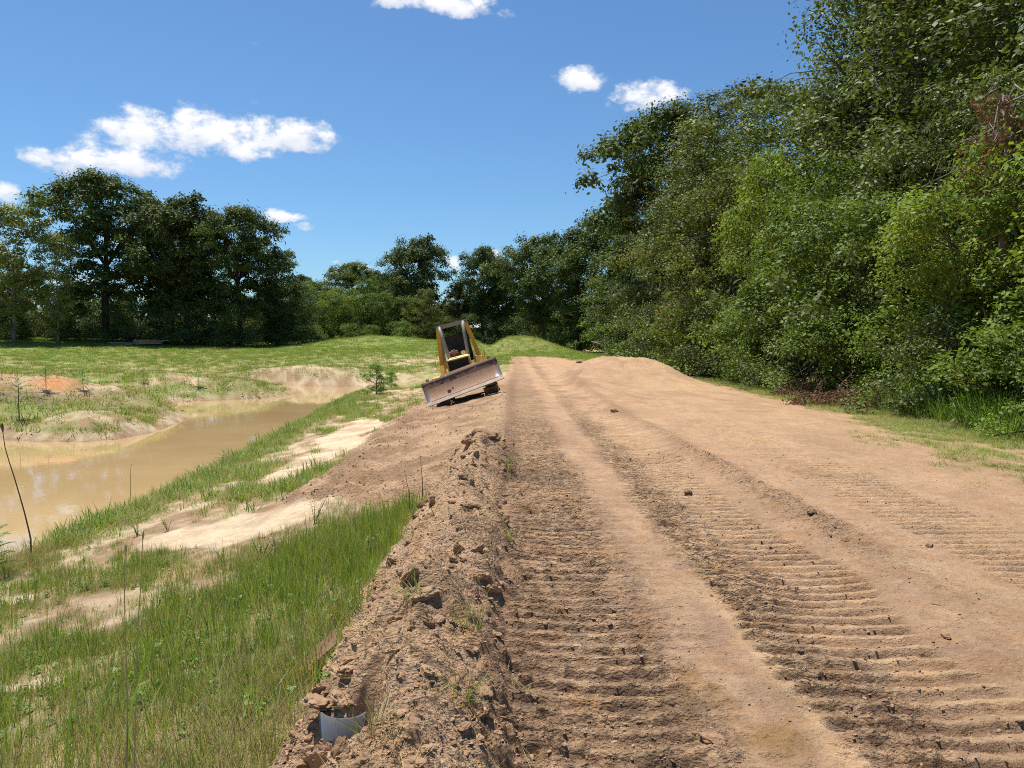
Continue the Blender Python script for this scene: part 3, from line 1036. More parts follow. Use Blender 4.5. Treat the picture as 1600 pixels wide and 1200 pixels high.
BASEH = {'oakA': 20, 'oakB': 18, 'oakC': 16, 'tallA': 21, 'tallB': 18, 'limeA': 8.5, 'limeB': 7.5, 'oliveA': 9, 'midA': 10, 'paleA': 15, 'shrubA': 3.4, 'shrubB': 2.6}
BARK = {}


def tree(kind, x, y, h, label, name='broadleaf_tree', cat='tree', group=None, wide=1.0, rz=None, leaf=None, sink=0.1):
    s = h / BASEH[kind]
    rz = random.random() * 6.28 if rz is None else rz
    root = empty(name, (x, y, hz(x, y) - sink), (0, 0, rz))
    tag(root, label, cat, group)
    tm, cm = TREES[kind]
    sw = s * wide
    link('trunk', tm, root, scale=(sw, sw, s))
    c = link('crown', cm, root, scale=(sw, sw, s))
    if leaf:
        c.material_slots[0].link = 'OBJECT'
        c.material_slots[0].material = MAT[leaf]
    return root


random.seed(5)
GL = 'trees across the pond'
tree('oakA', -46.0, 90, 19.0, 'tallest dark domed tree of the clump across the pond', 'oak_tree', group=GL, wide=1.04, rz=0.4)
tree('oakB', -37.0, 90, 17.2, 'dark round-topped tree right of the tallest one across the pond', 'oak_tree', group=GL, wide=0.92, rz=2.0)
tree('oakA', -31.5, 91, 16.2, 'dark tree at the right end of the clump across the pond', 'oak_tree', group=GL, wide=0.86, rz=3.7)
tree('oakB', -40.8, 95, 16.2, 'dark tree standing behind the dip between the two crowns across the pond', 'oak_tree', group=GL, wide=0.8, rz=5.0)
tree('oakC', -27.5, 93, 11.5, 'lower dark tree leaning out at the right foot of the pond clump', 'oak_tree', group=GL, wide=0.85, leaf='leaf_oak')
tree('paleA', -52.0, 82.5, 14.6, 'sparse yellow-green tree with pale branches left of the dark clump', 'pale_tree', group=GL, wide=1.0)
tree('paleA', -48.0, 83.5, 11.8, 'smaller sparse yellow-green tree in front of the tallest dark tree', 'pale_tree', group=GL, wide=0.75)
tree('oakC', -59.0, 90, 11.0, 'dark bushy tree at the left edge of the picture', 'broadleaf_tree', group=GL, wide=1.1, leaf='leaf_oak')
tree('oakC', -66.0, 94, 10.5, 'dark tree just outside the left edge beyond the pond', 'broadleaf_tree', group=GL, wide=1.2)
tree('oakB', -75.0, 96, 14, 'far left dark tree beyond the edge of the picture', 'broadleaf_tree', group=GL)
# far woods that close the horizon: one mass, nobody could count it
def far_wood():
    r = np.random.default_rng(77)
    cen, nrm, siz, tin = [], [], [], []
    for k in range(900):
        a = -1.15 + 1.75 * r.random()
        d = 185 + 55 * r.random()
        h = 7 + 6 * r.random() ** .8
        for j in range(3):
            c = np.array((d * math.sin(a) + r.normal() * 1.5, d * math.cos(a) + r.normal() * 1.5, .8 + h * (j + .6) / 3.3))
            n = 26
            v = r.normal(size=(n, 3))
            v /= np.linalg.norm(v, axis=1)[:, None]
            cen.append(c + v * 2.0 * np.array((1, 1, .8)))
            nrm.append(v * .6 + np.array((0, 0, .7)) + r.normal(size=(n, 3)) * .4)
            siz.append(1.0 + .8 * r.random(n))
            tin.append(np.clip(np.full(n, r.random()), 0, 1))
    me = leaves_mesh('far_wood', np.concatenate(cen), np.concatenate(nrm), np.concatenate(siz), np.concatenate(tin), 'leaf_oak', .8)
    tag(link('far_wood', me), 'distant dark wood closing the horizon behind the trees', kind='stuff')


far_wood()
LS = ['dark shrub at the left edge below the bushy tree', 'dark shrub left of the sparse yellow-green tree', 'dark shrub between the two sparse yellow-green trees',
      'dark shrub left of the tallest trunk across the pond', 'dark shrub right of the tallest trunk, behind the plank pile', 'dark shrub behind the right half of the plank pile',
      'dark shrub right of the plank pile', 'dark shrub left of the second trunk of the pond clump', 'dark shrub right of the second trunk of the pond clump',
      'dark shrub beside the rightmost trunk of the pond clump', 'dark shrub at the right foot of the pond clump', 'dark shrub at the extreme right end of the pond clump']
US = 'dark undergrowth below the clump across the pond'
for k, (x, y, h) in enumerate([(-57, 87.5, 5), (-54, 87, 5.2), (-50.5, 87.5, 4.6), (-47.6, 87, 4.2), (-43.8, 87.5, 4.6), (-41, 87, 5.0), (-38.5, 88, 4.2), (-35.8, 87, 5.0), (-33.3, 88, 5.5), (-30, 88, 5.0),
                               (-27, 91, 5), (-24.5, 92, 5.5), (-62, 89, 6), (-43, 98, 7), (-50, 98, 7), (-57, 97, 7), (-36, 99, 8), (-30, 99, 8)]):
    tree('shrubA', x, y, h, (LS[k] if k < len(LS) else 'dark shrub hidden at the back of the clump across the pond'), 'shrub', 'shrub', US, wide=0.9, leaf='leaf_oak')
MS = ['low green shrub next to the right end of the pond clump', 'low green shrub in front of the bright green bushy tree', 'low green shrub in front of the light green bushy tree',
      'low green shrub halfway between the light green tree and the lone oak', 'low green shrub at the foot of the small olive tree', 'dark shrub seen left of the bulldozer canopy',
      'dark shrub seen through the bulldozer canopy', 'dark shrub just right of the bulldozer canopy', 'dark shrub above the left slope of the grassy mound', 'dark shrub above the top of the grassy mound']
GM = 'trees at the far end of the pond'
for k, (x, y, h, kd, wd, lf, lab) in enumerate([
    (-35, 172, 18, 'oakB', 1.2, 'leaf_oak', 'distant dark rounded treetop just right of the left clump'),
    (-46, 176, 15, 'oakB', 1.2, 'leaf_oak', 'distant dark treetop half hidden by the left clump'),
    (-26, 178, 16, 'oakB', 1.3, 'leaf_oak', 'distant dark treetop left of the lone oak at the far end'),
    (-30.5, 118, 9.6, 'midA', 1.15, None, 'bright green bushy tree beside the right end of the left clump'),
    (-25.5, 116, 8.6, 'limeA', 1.1, None, 'light green bushy tree in the gap between the left clump and the lone oak'),
    (-22, 121, 10.2, 'midA', 1.1, None, 'mid green bushy tree right of the light green one in the gap'),
    (-18.5, 117, 8.0, 'limeB', 1.1, 'leaf_mid', 'low bushy green tree left of the lone oak trunk'),
    (-35, 113, 8.0, 'midA', 1.2, 'leaf_oak', 'dark green bushy tree touching the left clump on the right'),
    (-14.0, 123, 17.2, 'oakB', 0.82, None, 'lone rounded oak left of the bulldozer roof against the sky'),
    (-12.3, 112, 8.2, 'oliveA', 0.95, None, 'small olive green tree in front of the lone oak'),
    (-4.6, 124, 16.0, 'oakB', 0.72, None, 'oak straight behind the bulldozer with a notch to its left'),
    (-0.8, 126, 14.6, 'oakC', 0.9, 'leaf_oak', 'dark oak behind the grassy mound right of the bulldozer'),
    (-8.6, 127, 9.5, 'oakC', 0.9, 'leaf_oak', 'low dark tree in the notch between the two far oaks'),
    (-19, 128, 9, 'oakC', 1.1, 'leaf_oak', 'dark low tree behind the left shoulder of the lone oak'),
]):
    tree(kd, x, y, h, lab, 'broadleaf_tree', group=GM, wide=wd, leaf=lf)
for k, (x, y, h) in enumerate([(-32, 110, 3.5), (-28, 109.5, 3.0), (-23, 110, 3.2), (-19.5, 111, 3.0), (-15, 110, 3.6), (-9.5, 116, 4.5), (-6, 117, 4.8), (-3, 118, 5.2), (0.5, 119, 5.5), (3.5, 117, 5.5),
                               (-12, 119, 5), (-24, 124, 6), (-29, 125, 6), (-36, 108, 4), (-34, 126, 7), (-16, 126, 6)]):
    tree('shrubA', x, y, h, (MS[k] if k < len(MS) else 'dark shrub in the back row of the far undergrowth'), 'shrub', 'shrub', 'undergrowth at the far end of the field', wide=1.1,
         leaf='leaf_mid' if k < 5 else 'leaf_oak')
GR = 'trees of the wood along the right side'
for k, (x, y, h, kd, wd, lf, lab) in enumerate([
    (4.5, 112, 17.0, 'oakB', 0.85, 'leaf_oak', 'farthest dark tree of the right wood, just right of the grassy mound'),
    (8.6, 101, 16.2, 'oakC', 1.0, 'leaf_oak', 'dark tree with a thick visible trunk at the far end of the right wood'),
    (13.0, 96, 19, 'oakB', 0.9, 'leaf_oak', 'dark tree behind the thick trunk at the far end of the right wood'),
    (14.4, 73, 22.8, 'oakA', 0.86, None, 'tall dark oak whose crown leans out left over the road end'),
    (16.4, 60, 21.0, 'tallA', 1.25, None, 'grey-green tall tree right of the leaning dark oak'),
    (18.3, 52, 18.6, 'tallB', 1.35, None, 'grey-green tall tree in the middle of the right wood skyline'),
    (19.6, 39, 24.5, 'tallA', 1.15, None, 'tallest grey-green tree cut off by the top of the picture'),
    (22.5, 43, 24.5, 'tallA', 1.25, None, 'tall tree filling the gap behind the tallest grey-green one'),
    (20.5, 30, 22, 'tallA', 1.3, None, 'tall tree behind the dead hanging branches at top right'),
    (17.5, 22.0, 16, 'tallB', 1.0, None, 'dark tall tree behind the yellowing bush at the right edge'),
    (18.5, 15, 17, 'tallB', 1.0, None, 'tall tree beyond the right edge of the picture'),
    (24, 46, 23, 'tallB', 1.1, None, 'tall tree deep inside the right wood'),
    (12.9, 55, 13.5, 'oliveA', 0.9, 'leaf_tall', 'dull green tree in front of the leaning dark oak, right wood'),
    (13.0, 47, 12.4, 'oliveA', 1.0, None, 'olive green tree with brownish leaves in the middle of the right wood edge'),
    (13.2, 40.0, 11.9, 'limeA', 0.72, None, 'light green bushy tree with the highest lit crown at the wood edge'),
    (13.8, 33.5, 10.0, 'oliveA', 0.92, 'leaf_mid', 'mid green bushy tree right of the highest lit crown'),
    (12.2, 35.5, 7.2, 'limeB', 0.85, None, 'low light green bushy tree in front of the highest lit crown'),
    (12.6, 28.5, 7.6, 'limeB', 1.0, 'leaf_mid', 'mid green bushy tree above the dead brush pile'),
    (14.6, 26, 10.6, 'oliveA', 0.9, 'leaf_tall', 'dark green tree behind the bush above the brush pile'),
    (12.5, 21.8, 6.9, 'limeA', 0.95, None, 'yellowing light green bushy tree with orange leaves at right'),
    (13.0, 17.2, 6.4, 'limeB', 1.05, None, 'light green bushy tree at the right edge of the picture'),
    (12.2, 12.5, 5.5, 'limeB', 1.0, None, 'light green bushy tree beyond the right edge near the camera'),
    (15.2, 19.0, 9.5, 'limeA', 0.8, None, 'yellow-green leafy treetop in the top right corner'),
    (12.8, 64, 13, 'oliveA', 0.85, 'leaf_oak', 'dark tree under the leaning oak at the far part of the right wood'),
    (12.0, 82, 13, 'midA', 1.0, 'leaf_oak', 'dark bushy tree left of the dirt mound at the wood edge'),
]):
    tree(kd, x, y, h, lab, 'broadleaf_tree', group=GR, wide=wd, leaf=lf)
US2 = 'undergrowth along the right wood'
RS = ['shrub right behind the pale fallen limb at the far end', 'shrub just right of the pale fallen limb', 'shrub above the left end of the dirt mound top',
      'shrub right of the one above the left end of the mound', 'shrub above the middle of the dirt mound top', 'shrub behind the middle of the dirt mound, below the grey-green tree',
      'shrub above the right end of the dirt mound top', 'shrub where the right slope of the dirt mound begins', 'shrub beside the upper right slope of the dirt mound',
      'shrub beside the middle of the right slope of the dirt mound', 'shrub at the foot of the right slope of the dirt mound',
      'shaded shrub left of the small brown brush heap', 'shaded shrub behind the small brown brush heap', 'shaded shrub behind the big reddish brush heap',
      'leafy shrub right of the big reddish brush heap', 'leafy shrub over the tall grass at the right edge', 'leafy shrub beyond the right edge above the tall grass']
for k, (x, y, h) in enumerate([(11.6, 92, 5.5), (12.2, 87, 4.6), (11.4, 78, 5), (11.6, 71, 5.5), (11.6, 65, 4.6), (11.3, 59, 5), (11.3, 53, 4.6), (11.2, 48, 4.2), (11.4, 43.5, 4.5),
                               (11.6, 39, 4.2), (11.3, 35, 4.6), (11.8, 31.5, 3.6), (11.9, 27.5, 3.4), (12.3, 24.5, 3.2), (11.2, 20.0, 2.8), (10.9, 17.0, 2.5), (11.0, 14.2, 2.4),
                               (15, 36, 6), (15, 30, 6), (15.5, 25, 5), (15, 42, 6), (15, 49, 6), (15, 56, 6), (15, 64, 6), (14, 76, 6), (14.5, 70, 6), (16, 20, 5), (14, 100, 6), (9.5, 108, 5), (16, 90, 7), (20, 35, 6), (20, 26, 6), (20, 45, 7), (20, 58, 7), (6, 106, 3.2)]):
    tree('shrubA' if k % 3 else 'shrubB', x, y, h, (RS[k] if k < len(RS) else 'shrub deep in the shade behind the front of the right wood'), 'shrub', 'shrub', US2, wide=1.05, leaf='leaf_tall' if k % 3 == 2 else 'leaf_mid')
# ------------------------------------------------------------------ bulldozer
def paint_mat(name, col, dust=(0.40, 0.27, 0.16), rust=(0.16, 0.075, 0.035), lo=.50, hi=.72, rough=.45):
    m, N, out = newmat(name)
    tcn = N.n('ShaderNodeTexCoord')
    P = tcn.outputs['Object']
    a = N.noise(P, 3.2, 6, .65)
    b = N.noise(P, 14, 5, .6)
    c = N.mix(N.mr(a, lo, hi), col + (1,), dust + (1,))
    c = N.mix(N.mr(b, .62, .72), c, rust + (1,))
    bs = N.n('ShaderNodeBsdfPrincipled', i_Base_Color=c, i_Roughness=N.mr(a, .3, .7, rough, .85))
    N.t.links.new(bs.outputs[0], out.inputs[0])


paint_mat('yellow_paint', (0.66, 0.345, 0.028), lo=.58, hi=.90)
paint_mat('cream_paint', (0.72, 0.56, 0.24), lo=.48, hi=.75)
paint_mat('grey_steel', (0.27, 0.25, 0.23), lo=.50, hi=.8)
paint_mat('black_iron', (0.020, 0.019, 0.018), dust=(0.10, 0.075, 0.05), lo=.55, hi=.85, rough=.6)
paint_mat('track_iron', (0.085, 0.06, 0.045), dust=(0.30, 0.20, 0.125), lo=.38, hi=.62, rough=.7)
simple_mat('rust', (0.20, 0.085, 0.042), 0.85, 0, .4, 8, (0.30, 0.17, 0.10), bump=.004)
simple_mat('black_vinyl', (0.012, 0.012, 0.013), 0.5, 0, .2, 8)
simple_mat('edge_steel', (0.25, 0.19, 0.145), 0.6, 0.0, .3, 5, (0.36, 0.26, 0.18))
m, N, out = newmat('blade_face')
tcn = N.n('ShaderNodeTexCoord')
P = tcn.outputs['Object']
sp_ = N.n('ShaderNodeSeparateXYZ', i_0=P)
big = N.noise(P, 2.6, 5, .62)
fine = N.noise(P, 24, 4, .6)
c = N.mix(N.mr(fine, .3, .7), (0.44, 0.255, 0.148, 1), (0.29, 0.158, 0.088, 1))
# old dark scale clings to the upper half, broken to tongues further down
hi_ = N.m('ADD', sp_.outputs[2], N.m('MULTIPLY', N.m('SUBTRACT', big, .5), 1.5))
c = N.mix(N.mr(hi_, .60, .70), c, (0.105, 0.062, 0.042, 1))
# polished steel at the ends
ends = N.m('ADD', N.m('ABSOLUTE', sp_.outputs[0]), N.m('MULTIPLY', N.m('SUBTRACT', big, .5), 0.7))
steel = N.m('MULTIPLY', N.mr(ends, 1.15, 1.30), N.mr(sp_.outputs[2], .62, .35))
c = N.mix(N.m('MULTIPLY', steel, .8), c, (0.27, 0.265, 0.27, 1))
bs = N.n('ShaderNodeBsdfPrincipled', i_Base_Color=c, i_Roughness=N.m('SUBTRACT', .75, N.m('MULTIPLY', steel, .35)), i_Metallic=N.m('MULTIPLY', steel, .3))
N.t.links.new(bs.outputs[0], out.inputs[0])


def bulldozer(loc, roll, yaw, pitch):
    root = empty('bulldozer', loc)
    root.rotation_mode = 'XYZ'
    root.rotation_euler = (pitch, roll, yaw)
    tag(root, 'yellow tracked bulldozer with rusty blade tilted on the road shoulder', 'bulldozer')
    # --- tracks
    for s in (-1, 1):
        xc = 0.86 * s
        mb = MB()
        rr, L = 0.37, 1.18
        per = 4 * L + 2 * math.pi * rr
        n = 38
        for i in range(n):
            d = per * i / n
            if d < 2 * L:
                y, z, a = -L + d, 0.0, 0.0
            elif d < 2 * L + math.pi * rr:
                t = (d - 2 * L) / rr
                y, z, a = L + rr * math.sin(t), rr - rr * math.cos(t), t
            elif d < 4 * L + math.pi * rr:
                y, z, a = L - (d - 2 * L - math.pi * rr), 2 * rr, math.pi
            else:
                t = (d - 4 * L - math.pi * rr) / rr
                y, z, a = -L - rr * math.sin(t), rr + rr * math.cos(t), math.pi + t
            z += 0.055
            mb.box((xc, y, z), (0.50, 0.135, 0.028), (a, 0, 0))
            off = Euler((a, 0, 0)).to_matrix() @ Vector((0, -0.05, -0.035))
            mb.box((xc, y + off.y, z + off.z), (0.496, 0.022, 0.055), (a, 0, 0))
        tk = mb.build('track', 'track_iron', root)
        f = MB()
        f.box((xc, 0, 0.42), (0.20, 1.75, 0.30))
        f.box((xc, 0, 0.60), (0.16, 1.2, 0.1))
        f.build('track_frame', 'black_iron', tk, bevel=.012)
        for y, nm, r_ in ((-L, 'idler', .31), (L, 'sprocket', .31)):
            w = MB()
            w.cyl((xc - .11, y, rr + .055), (xc + .11, y, rr + .055), r_, 22)
            w.cyl((xc - .17, y, rr + .055), (xc + .17, y, rr + .055), .11, 14)
            w.build(nm, 'black_iron', tk)
        for k in range(5):
            w = MB()
            y = -0.78 + k * .39
            w.cyl((xc - .13, y, .18), (xc + .13, y, .18), .105, 14)
            w.build('roller', 'black_iron', tk)
    # --- body
    b = MB()
    b.box((0, 0.0, 0.66), (0.92, 2.5, 0.48))
    b.box((0, 0.9, 0.98), (1.30, 0.9, 0.22))
    b.build('chassis', 'black_iron', root, bevel=.02)
    h = MB()
    vs = []
    for y, w, z0, z1 in ((-1.28, .42, .78, 1.52), (0.12, .40, .78, 1.56)):
        vs += [(-w, y, z0), (w, y, z0), (w, y, z1 - .05), (w - .06, y, z1), (-w + .06, y, z1), (-w, y, z1 - .05)]
    h.add(vs, [(5, 4, 3, 2, 1, 0), (6, 7, 8, 9, 10, 11), (0, 1, 7, 6), (1, 2, 8, 7), (2, 3, 9, 8), (3, 4, 10, 9), (4, 5, 11, 10), (5, 0, 6, 11)])
    hood = h.build('hood', 'cream_paint', root)
    g = MB()
    for k in range(10):
        g.box((0, -1.315, .95 + k * .052), (.70, .03, .018), (R(25), 0, 0))
    g.box((0, -1.295, 1.19), (.74, .02, .56))
    g.build('grille', 'black_iron', hood)
    gf = MB()
    for s in (-1, 1):
        gf.box((s * .395, -1.31, 1.18), (.05, .06, .62))
    gf.box((0, -1.31, 1.500), (.84, .06, .035))
    gf.build('grille_frame', 'yellow_paint', hood, bevel=.008)
    w = MB()
    w.cyl((-.12, -.55, 1.57), (-.12, -.55, 1.70), .055, 12)
    w.cyl((-.12, -.55, 1.69), (-.12, -.55, 1.79), .17, 18, .15)
    w.cyl((-.12, -.55, 1.79), (-.12, -.55, 1.83), .11, 18, .06)
    w.build('air_cleaner', 'rust', hood, True)
    w = MB()
    w.box((.22, -.5, 1.64), (.16, .22, .14))
    w.build('filler_box', 'cream_paint', hood, bevel=.02)
    # --- deck, seat, controls
    for s in (-1, 1):
        f = MB()
        vs = [(s * .50, -.05, .95), (s * .50, 1.35, .95), (s * .50, 1.35, 1.42), (s * .50, .15, 1.42),
              (s * .80, -.05, .95), (s * .80, 1.35, .95), (s * .82, 1.35, 1.34), (s * .82, .15, 1.34)]
        q = [(0, 1, 2, 3), (7, 6, 5, 4), (0, 4, 5, 1), (1, 5, 6, 2), (2, 6, 7, 3), (3, 7, 4, 0)]
        f.add(vs, q if s < 0 else [t[::-1] for t in q])
        f.build('fender', 'yellow_paint', root)
        f = MB()
        f.box((s * .93, 0.55, .96), (.50, 1.3, .04))
        f.build('step_plate', 'yellow_paint', root)
    st = MB()
    st.box((0, .78, 1.25), (.50, .48, .14))
    st.build('seat', 'black_vinyl', root, bevel=.03)
    st = MB()
    st.box((0, 1.03, 1.55), (.48, .12, .62), (R(-8), 0, 0))
    st.build('seat_back', 'black_vinyl', root, bevel=.03)
    st = MB()
    st.box((0, .14, 1.50), (.86, .10, .36))
    st.build('dashboard', 'black_iron', root, bevel=.01)
    for x, y0 in ((-.34, .45), (.34, .45), (.44, .55)):
        lv = MB()
        lv.tube([(x, y0, 1.3), (x, y0 - .06, 1.72)], .014, 6)
        lv.tube([(x, y0 - .06, 1.70), (x, y0 - .068, 1.77)], .03, 8)
        lv.build('lever', 'black_iron', root)
    # --- roll-over frame
    for s in (-1, 1):
        p = MB()
        p.beam((s * .77, .52, 1.0), (s * .535, .60, 2.70), .15, .20, (0, 1, 0))
        p.build('canopy_post', 'yellow_paint', root, bevel=.008)
        p = MB()
        p.beam((s * .66, 1.40, 1.25), (s * .50, 1.36, 2.70), .09, .09, (0, 1, 0))
        p.build('rear_post', 'grey_steel', root)
        p = MB()
        pts = [(s * .35, -.12, 1.45), (s * .37, -.06, 1.8), (s * .41, .02, 2.3), (s * .43, .12, 2.58), (s * .45, .32, 2.71), (s * .46, .62, 2.745)]
        p.tube(pts, .062, 10)
        p.build('sweep_bar', 'grey_steel', root, True)
        hd = MB()
        hd.tube([(s * .80, .42, 1.62), (s * .92, .36, 1.66), (s * .94, .34, 1.45), (s * .90, .34, 1.25), (s * .81, .40, 1.2)], .014, 6)
        hd.build('grab_handle', 'yellow_paint', root, True)
    rf = MB()
    rf.box((0, .55, 2.735), (1.20, .10, .13))
    rf.box((0, 1.36, 2.735), (1.10, .10, .09))
    for s in (-1, 1):
        rf.box((s * .54, .95, 2.735), (.08, .80, .085))
    r_ = rf.build('canopy_frame', 'grey_steel', root, bevel=.01)
    rf = MB()
    rf.box((0, .96, 2.80), (1.18, 1.0, .035))
    rf.build('canopy_plate', 'grey_steel', r_)
    rs = MB()
    rs.box((0, 1.28, 1.80), (.98, .18, 1.10))  # rear tank drawn up as an added black panel to darken the cab
    rs.build('tank_dark_panel', 'black_iron', root, bevel=.03)
    for s in (-1, 1):
        rf = MB()
        rf.box((s * .53, .52, 2.82), (.09, .10, .08))
        rf.build('lamp', 'black_iron', r_)
    # --- blade and its push frame
    piv = empty('blade_assembly', (0, -2.0, .26))
    piv.parent = root
    piv.rotation_euler = (R(-4), R(-4.0), 0)
    W2 = 1.38
    prof = [(-.10, .0), (-.045, .10), (.0, .24), (.02, .42), (.015, .60), (-.005, .74), (-.035, .84)]
    bl = MB()
    nx = 15
    vs, fs = [], []
    for i in range(nx):
        x = -W2 + 2 * W2 * i / (nx - 1)
        for (y, z) in prof:
            vs.append((x, y, z))
        for (y, z) in prof:
            vs.append((x, y + .045, z + .008))
    k = len(prof)
    for i in range(nx - 1):
        a, b2 = i * 2 * k, (i + 1) * 2 * k
        for j in range(k - 1):
            fs.append((a + j, b2 + j, b2 + j + 1, a + j + 1))
            fs.append((a + k + j + 1, b2 + k + j + 1, b2 + k + j, a + k + j))
        fs.append((a + k - 1, b2 + k - 1, b2 + 2 * k - 1, a + 2 * k - 1))
        fs.append((a + k, b2 + k, b2, a))
    for j in range(k - 1):
        fs.append((j + 1, j, k + j, k + j + 1)[::-1])
        o = (nx - 1) * 2 * k
        fs.append((o + j, o + j + 1, o + k + j + 1, o + k + j)[::-1])
    bl.add(vs, fs)
    blade = bl.build('blade', 'blade_face', root, True)
    blade.parent = root
    Mx = Matrix.Translation((0.03, -2.0, .36)) @ Euler((R(-27), R(-6.0), R(2))).to_matrix().to_4x4()
    bpy.data.objects.remove(piv)
    blade.matrix_local = Mx

    def on_blade(mbx, name, mat, **kw):
        return mbx.build(name, mat, blade, **kw)
    e = MB()
    e.box((0, -.125, -.045), (2 * W2 - .36, .028, .15), (R(-24), 0, 0))
    on_blade(e, 'cutting_edge', 'edge_steel')
    for s in (-1, 1):
        e = MB()
        e.box((s * (W2 - .085), -.128, -.035), (.185, .034, .19), (R(-24), 0, 0))
        on_blade(e, 'end_bit', 'edge_steel')
        e = MB()
        e.tube([(s * 1.12, .10, .60), (s * 1.14, .12, .98)], .022, 6)
        e.box((s * 1.14, .12, .95), (.10, .05, .07), (0, R(20), 0))
        on_blade(e, 'hose_bracket', 'rust')
        e = MB()
        e.box((s * .62, .10, .40), (.06, .14, .62))
        on_blade(e, 'rib', 'rust')
    e = MB()
    e.box((0, .10, .885), (1.36, .02, .19), (R(-28), 0, 0))
    on_blade(e, 'spill_guard', 'rust')
    for s in (-1, 1):
        a = MB()
        a.beam((s * .52, -1.95, .48), (s * .52, -.5, .48), .13, .17)
        a.build('push_arm', 'rust', root, bevel=.012)
        a = MB()
        a.cyl((s * .47, -1.0, 1.20), (s * .42, -1.5, .84), .055, 12)
        a.cyl((s * .42, -1.5, .84), (s * .38, -1.88, .56), .03, 10)
        a.build('lift_cylinder', 'rust', root, True)
    a = MB()
    a.beam((-.62, -1.72, .46), (.62, -1.72, .46), .16, .18)
    a.build('cross_beam', 'rust', root, bevel=.012)
    return root


DX, DY = -1.56, 29.0
DZ = hz(DX, DY)
bulldozer((DX, DY, DZ + 0.015), -math.atan(0.262), R(1), R(1.0))

# ------------------------------------------------------------------ scattered cover (one object per kind, instanced on points)
SRC = bpy.data.collections.new('sources')


def src(name, me):
    o = bpy.data.objects.new(name, me)
    return o


def scatter(name, pts, scl, rot, pick, meshes, label=None):
    me = bpy.data.meshes.new(name)
    n = len(pts)
    me.vertices.add(n)
    me.vertices.foreach_set('co', np.asarray(pts, np.float32).ravel())
    for k, ty, arr in (('scl', 'FLOAT_VECTOR', scl), ('rot', 'FLOAT_VECTOR', rot), ('pick', 'INT', pick)):
        at = me.attributes.new(k, ty, 'POINT')
        at.data.foreach_set('vector' if ty == 'FLOAT_VECTOR' else 'value', np.asarray(arr, np.float32 if ty != 'INT' else np.int32).ravel())
    me.update()
    col = bpy.data.collections.new(name + '_source')
    for i, s in enumerate(meshes):
        col.objects.link(bpy.data.objects.new('%s_source_%02d' % (name, i), s))
    o = link(name, me)
    ng = bpy.data.node_groups.new(name, 'GeometryNodeTree')
    ng.interface.new_socket('Geometry', in_out='INPUT', socket_type='NodeSocketGeometry')
    ng.interface.new_socket('Geometry', in_out='OUTPUT', socket_type='NodeSocketGeometry')
    gi_ = ng.nodes.new('NodeGroupInput')
    go_ = ng.nodes.new('NodeGroupOutput')
    ci = ng.nodes.new('GeometryNodeCollectionInfo')
    ci.inputs['Collection'].default_value = col
    ci.inputs['Separate Children'].default_value = True
    ci.inputs['Reset Children'].default_value = True
    ip = ng.nodes.new('GeometryNodeInstanceOnPoints')
    ip.inputs['Pick Instance'].default_value = True

    def na(nm, ty):
        a = ng.nodes.new('GeometryNodeInputNamedAttribute')
        a.data_type = ty
        a.inputs['Name'].default_value = nm
        return a.outputs['Attribute']
    L = ng.links.new
    L(gi_.outputs[0], ip.inputs['Points'])
    L(ci.outputs[0], ip.inputs['Instance'])
    L(na('pick', 'INT'), ip.inputs['Instance Index'])
    e2r = ng.nodes.new('FunctionNodeEulerToRotation')
    L(na('rot', 'FLOAT_VECTOR'), e2r.inputs[0])
    L(e2r.outputs[0], ip.inputs['Rotation'])
    L(na('scl', 'FLOAT_VECTOR'), ip.inputs['Scale'])
    L(ip.outputs[0], go_.inputs[0])
    md = o.modifiers.new('scatter', 'NODES')
    md.node_group = ng
    tag(o, label, kind='stuff')
    return o


def tuft_mesh(seed, n, h, spread, width, mat, lean=0.5, curl=0.5, hv=0.5):
    r = np.random.default_rng(seed)
    a = r.random(n) * 6.283
    rr = spread * np.sqrt(r.random(n))
    base = np.stack([rr * np.cos(a), rr * np.sin(a), np.full(n, -0.02)], 1)
    hh = h * (1 - hv + hv * r.random(n) * 1.4)
    a2 = a + r.normal(size=n) * 0.8
    dirx = np.stack([np.cos(a2), np.sin(a2), np.zeros(n)], 1)
    ln = lean * (0.2 + r.random(n))
    wd = width * (0.7 + 0.6 * r.random(n))
    side = np.stack([-np.sin(a2 + r.normal(size=n) * .6), np.cos(a2), np.zeros(n)], 1)
    V = []
    for t in (0, .38, .72):
        p = base + np.stack([np.zeros(n), np.zeros(n), hh * (t - 0.25 * curl * ln * t * t)], 1) + dirx * (hh * ln * t * (0.4 + curl * t))[:, None]
        w = (wd * (1 - 0.55 * t))[:, None]
        V += [p - side * w / 2, p + side * w / 2]
    t = 1
    V.append(base + np.stack([np.zeros(n), np.zeros(n), hh * (1 - 0.25 * curl * ln)], 1) + dirx * (hh * ln * (0.4 + curl))[:, None])
    V = np.stack(V, 1).reshape(-1, 3)
    me = bpy.data.meshes.new('tuft')
    fs = []
    for i in range(n):
        o = 7 * i
        fs += [(o, o + 1, o + 3, o + 2), (o + 2, o + 3, o + 5, o + 4), (o + 4, o + 5, o + 6)]
    me.from_pydata([tuple(v) for v in V], [], fs)
    at = me.attributes.new('tint', 'FLOAT', 'POINT')
    at.data.foreach_set('value', np.repeat(r.random(n), 7).astype(np.float32))
    me.materials.append(MAT[mat])
    me.update()
    return me


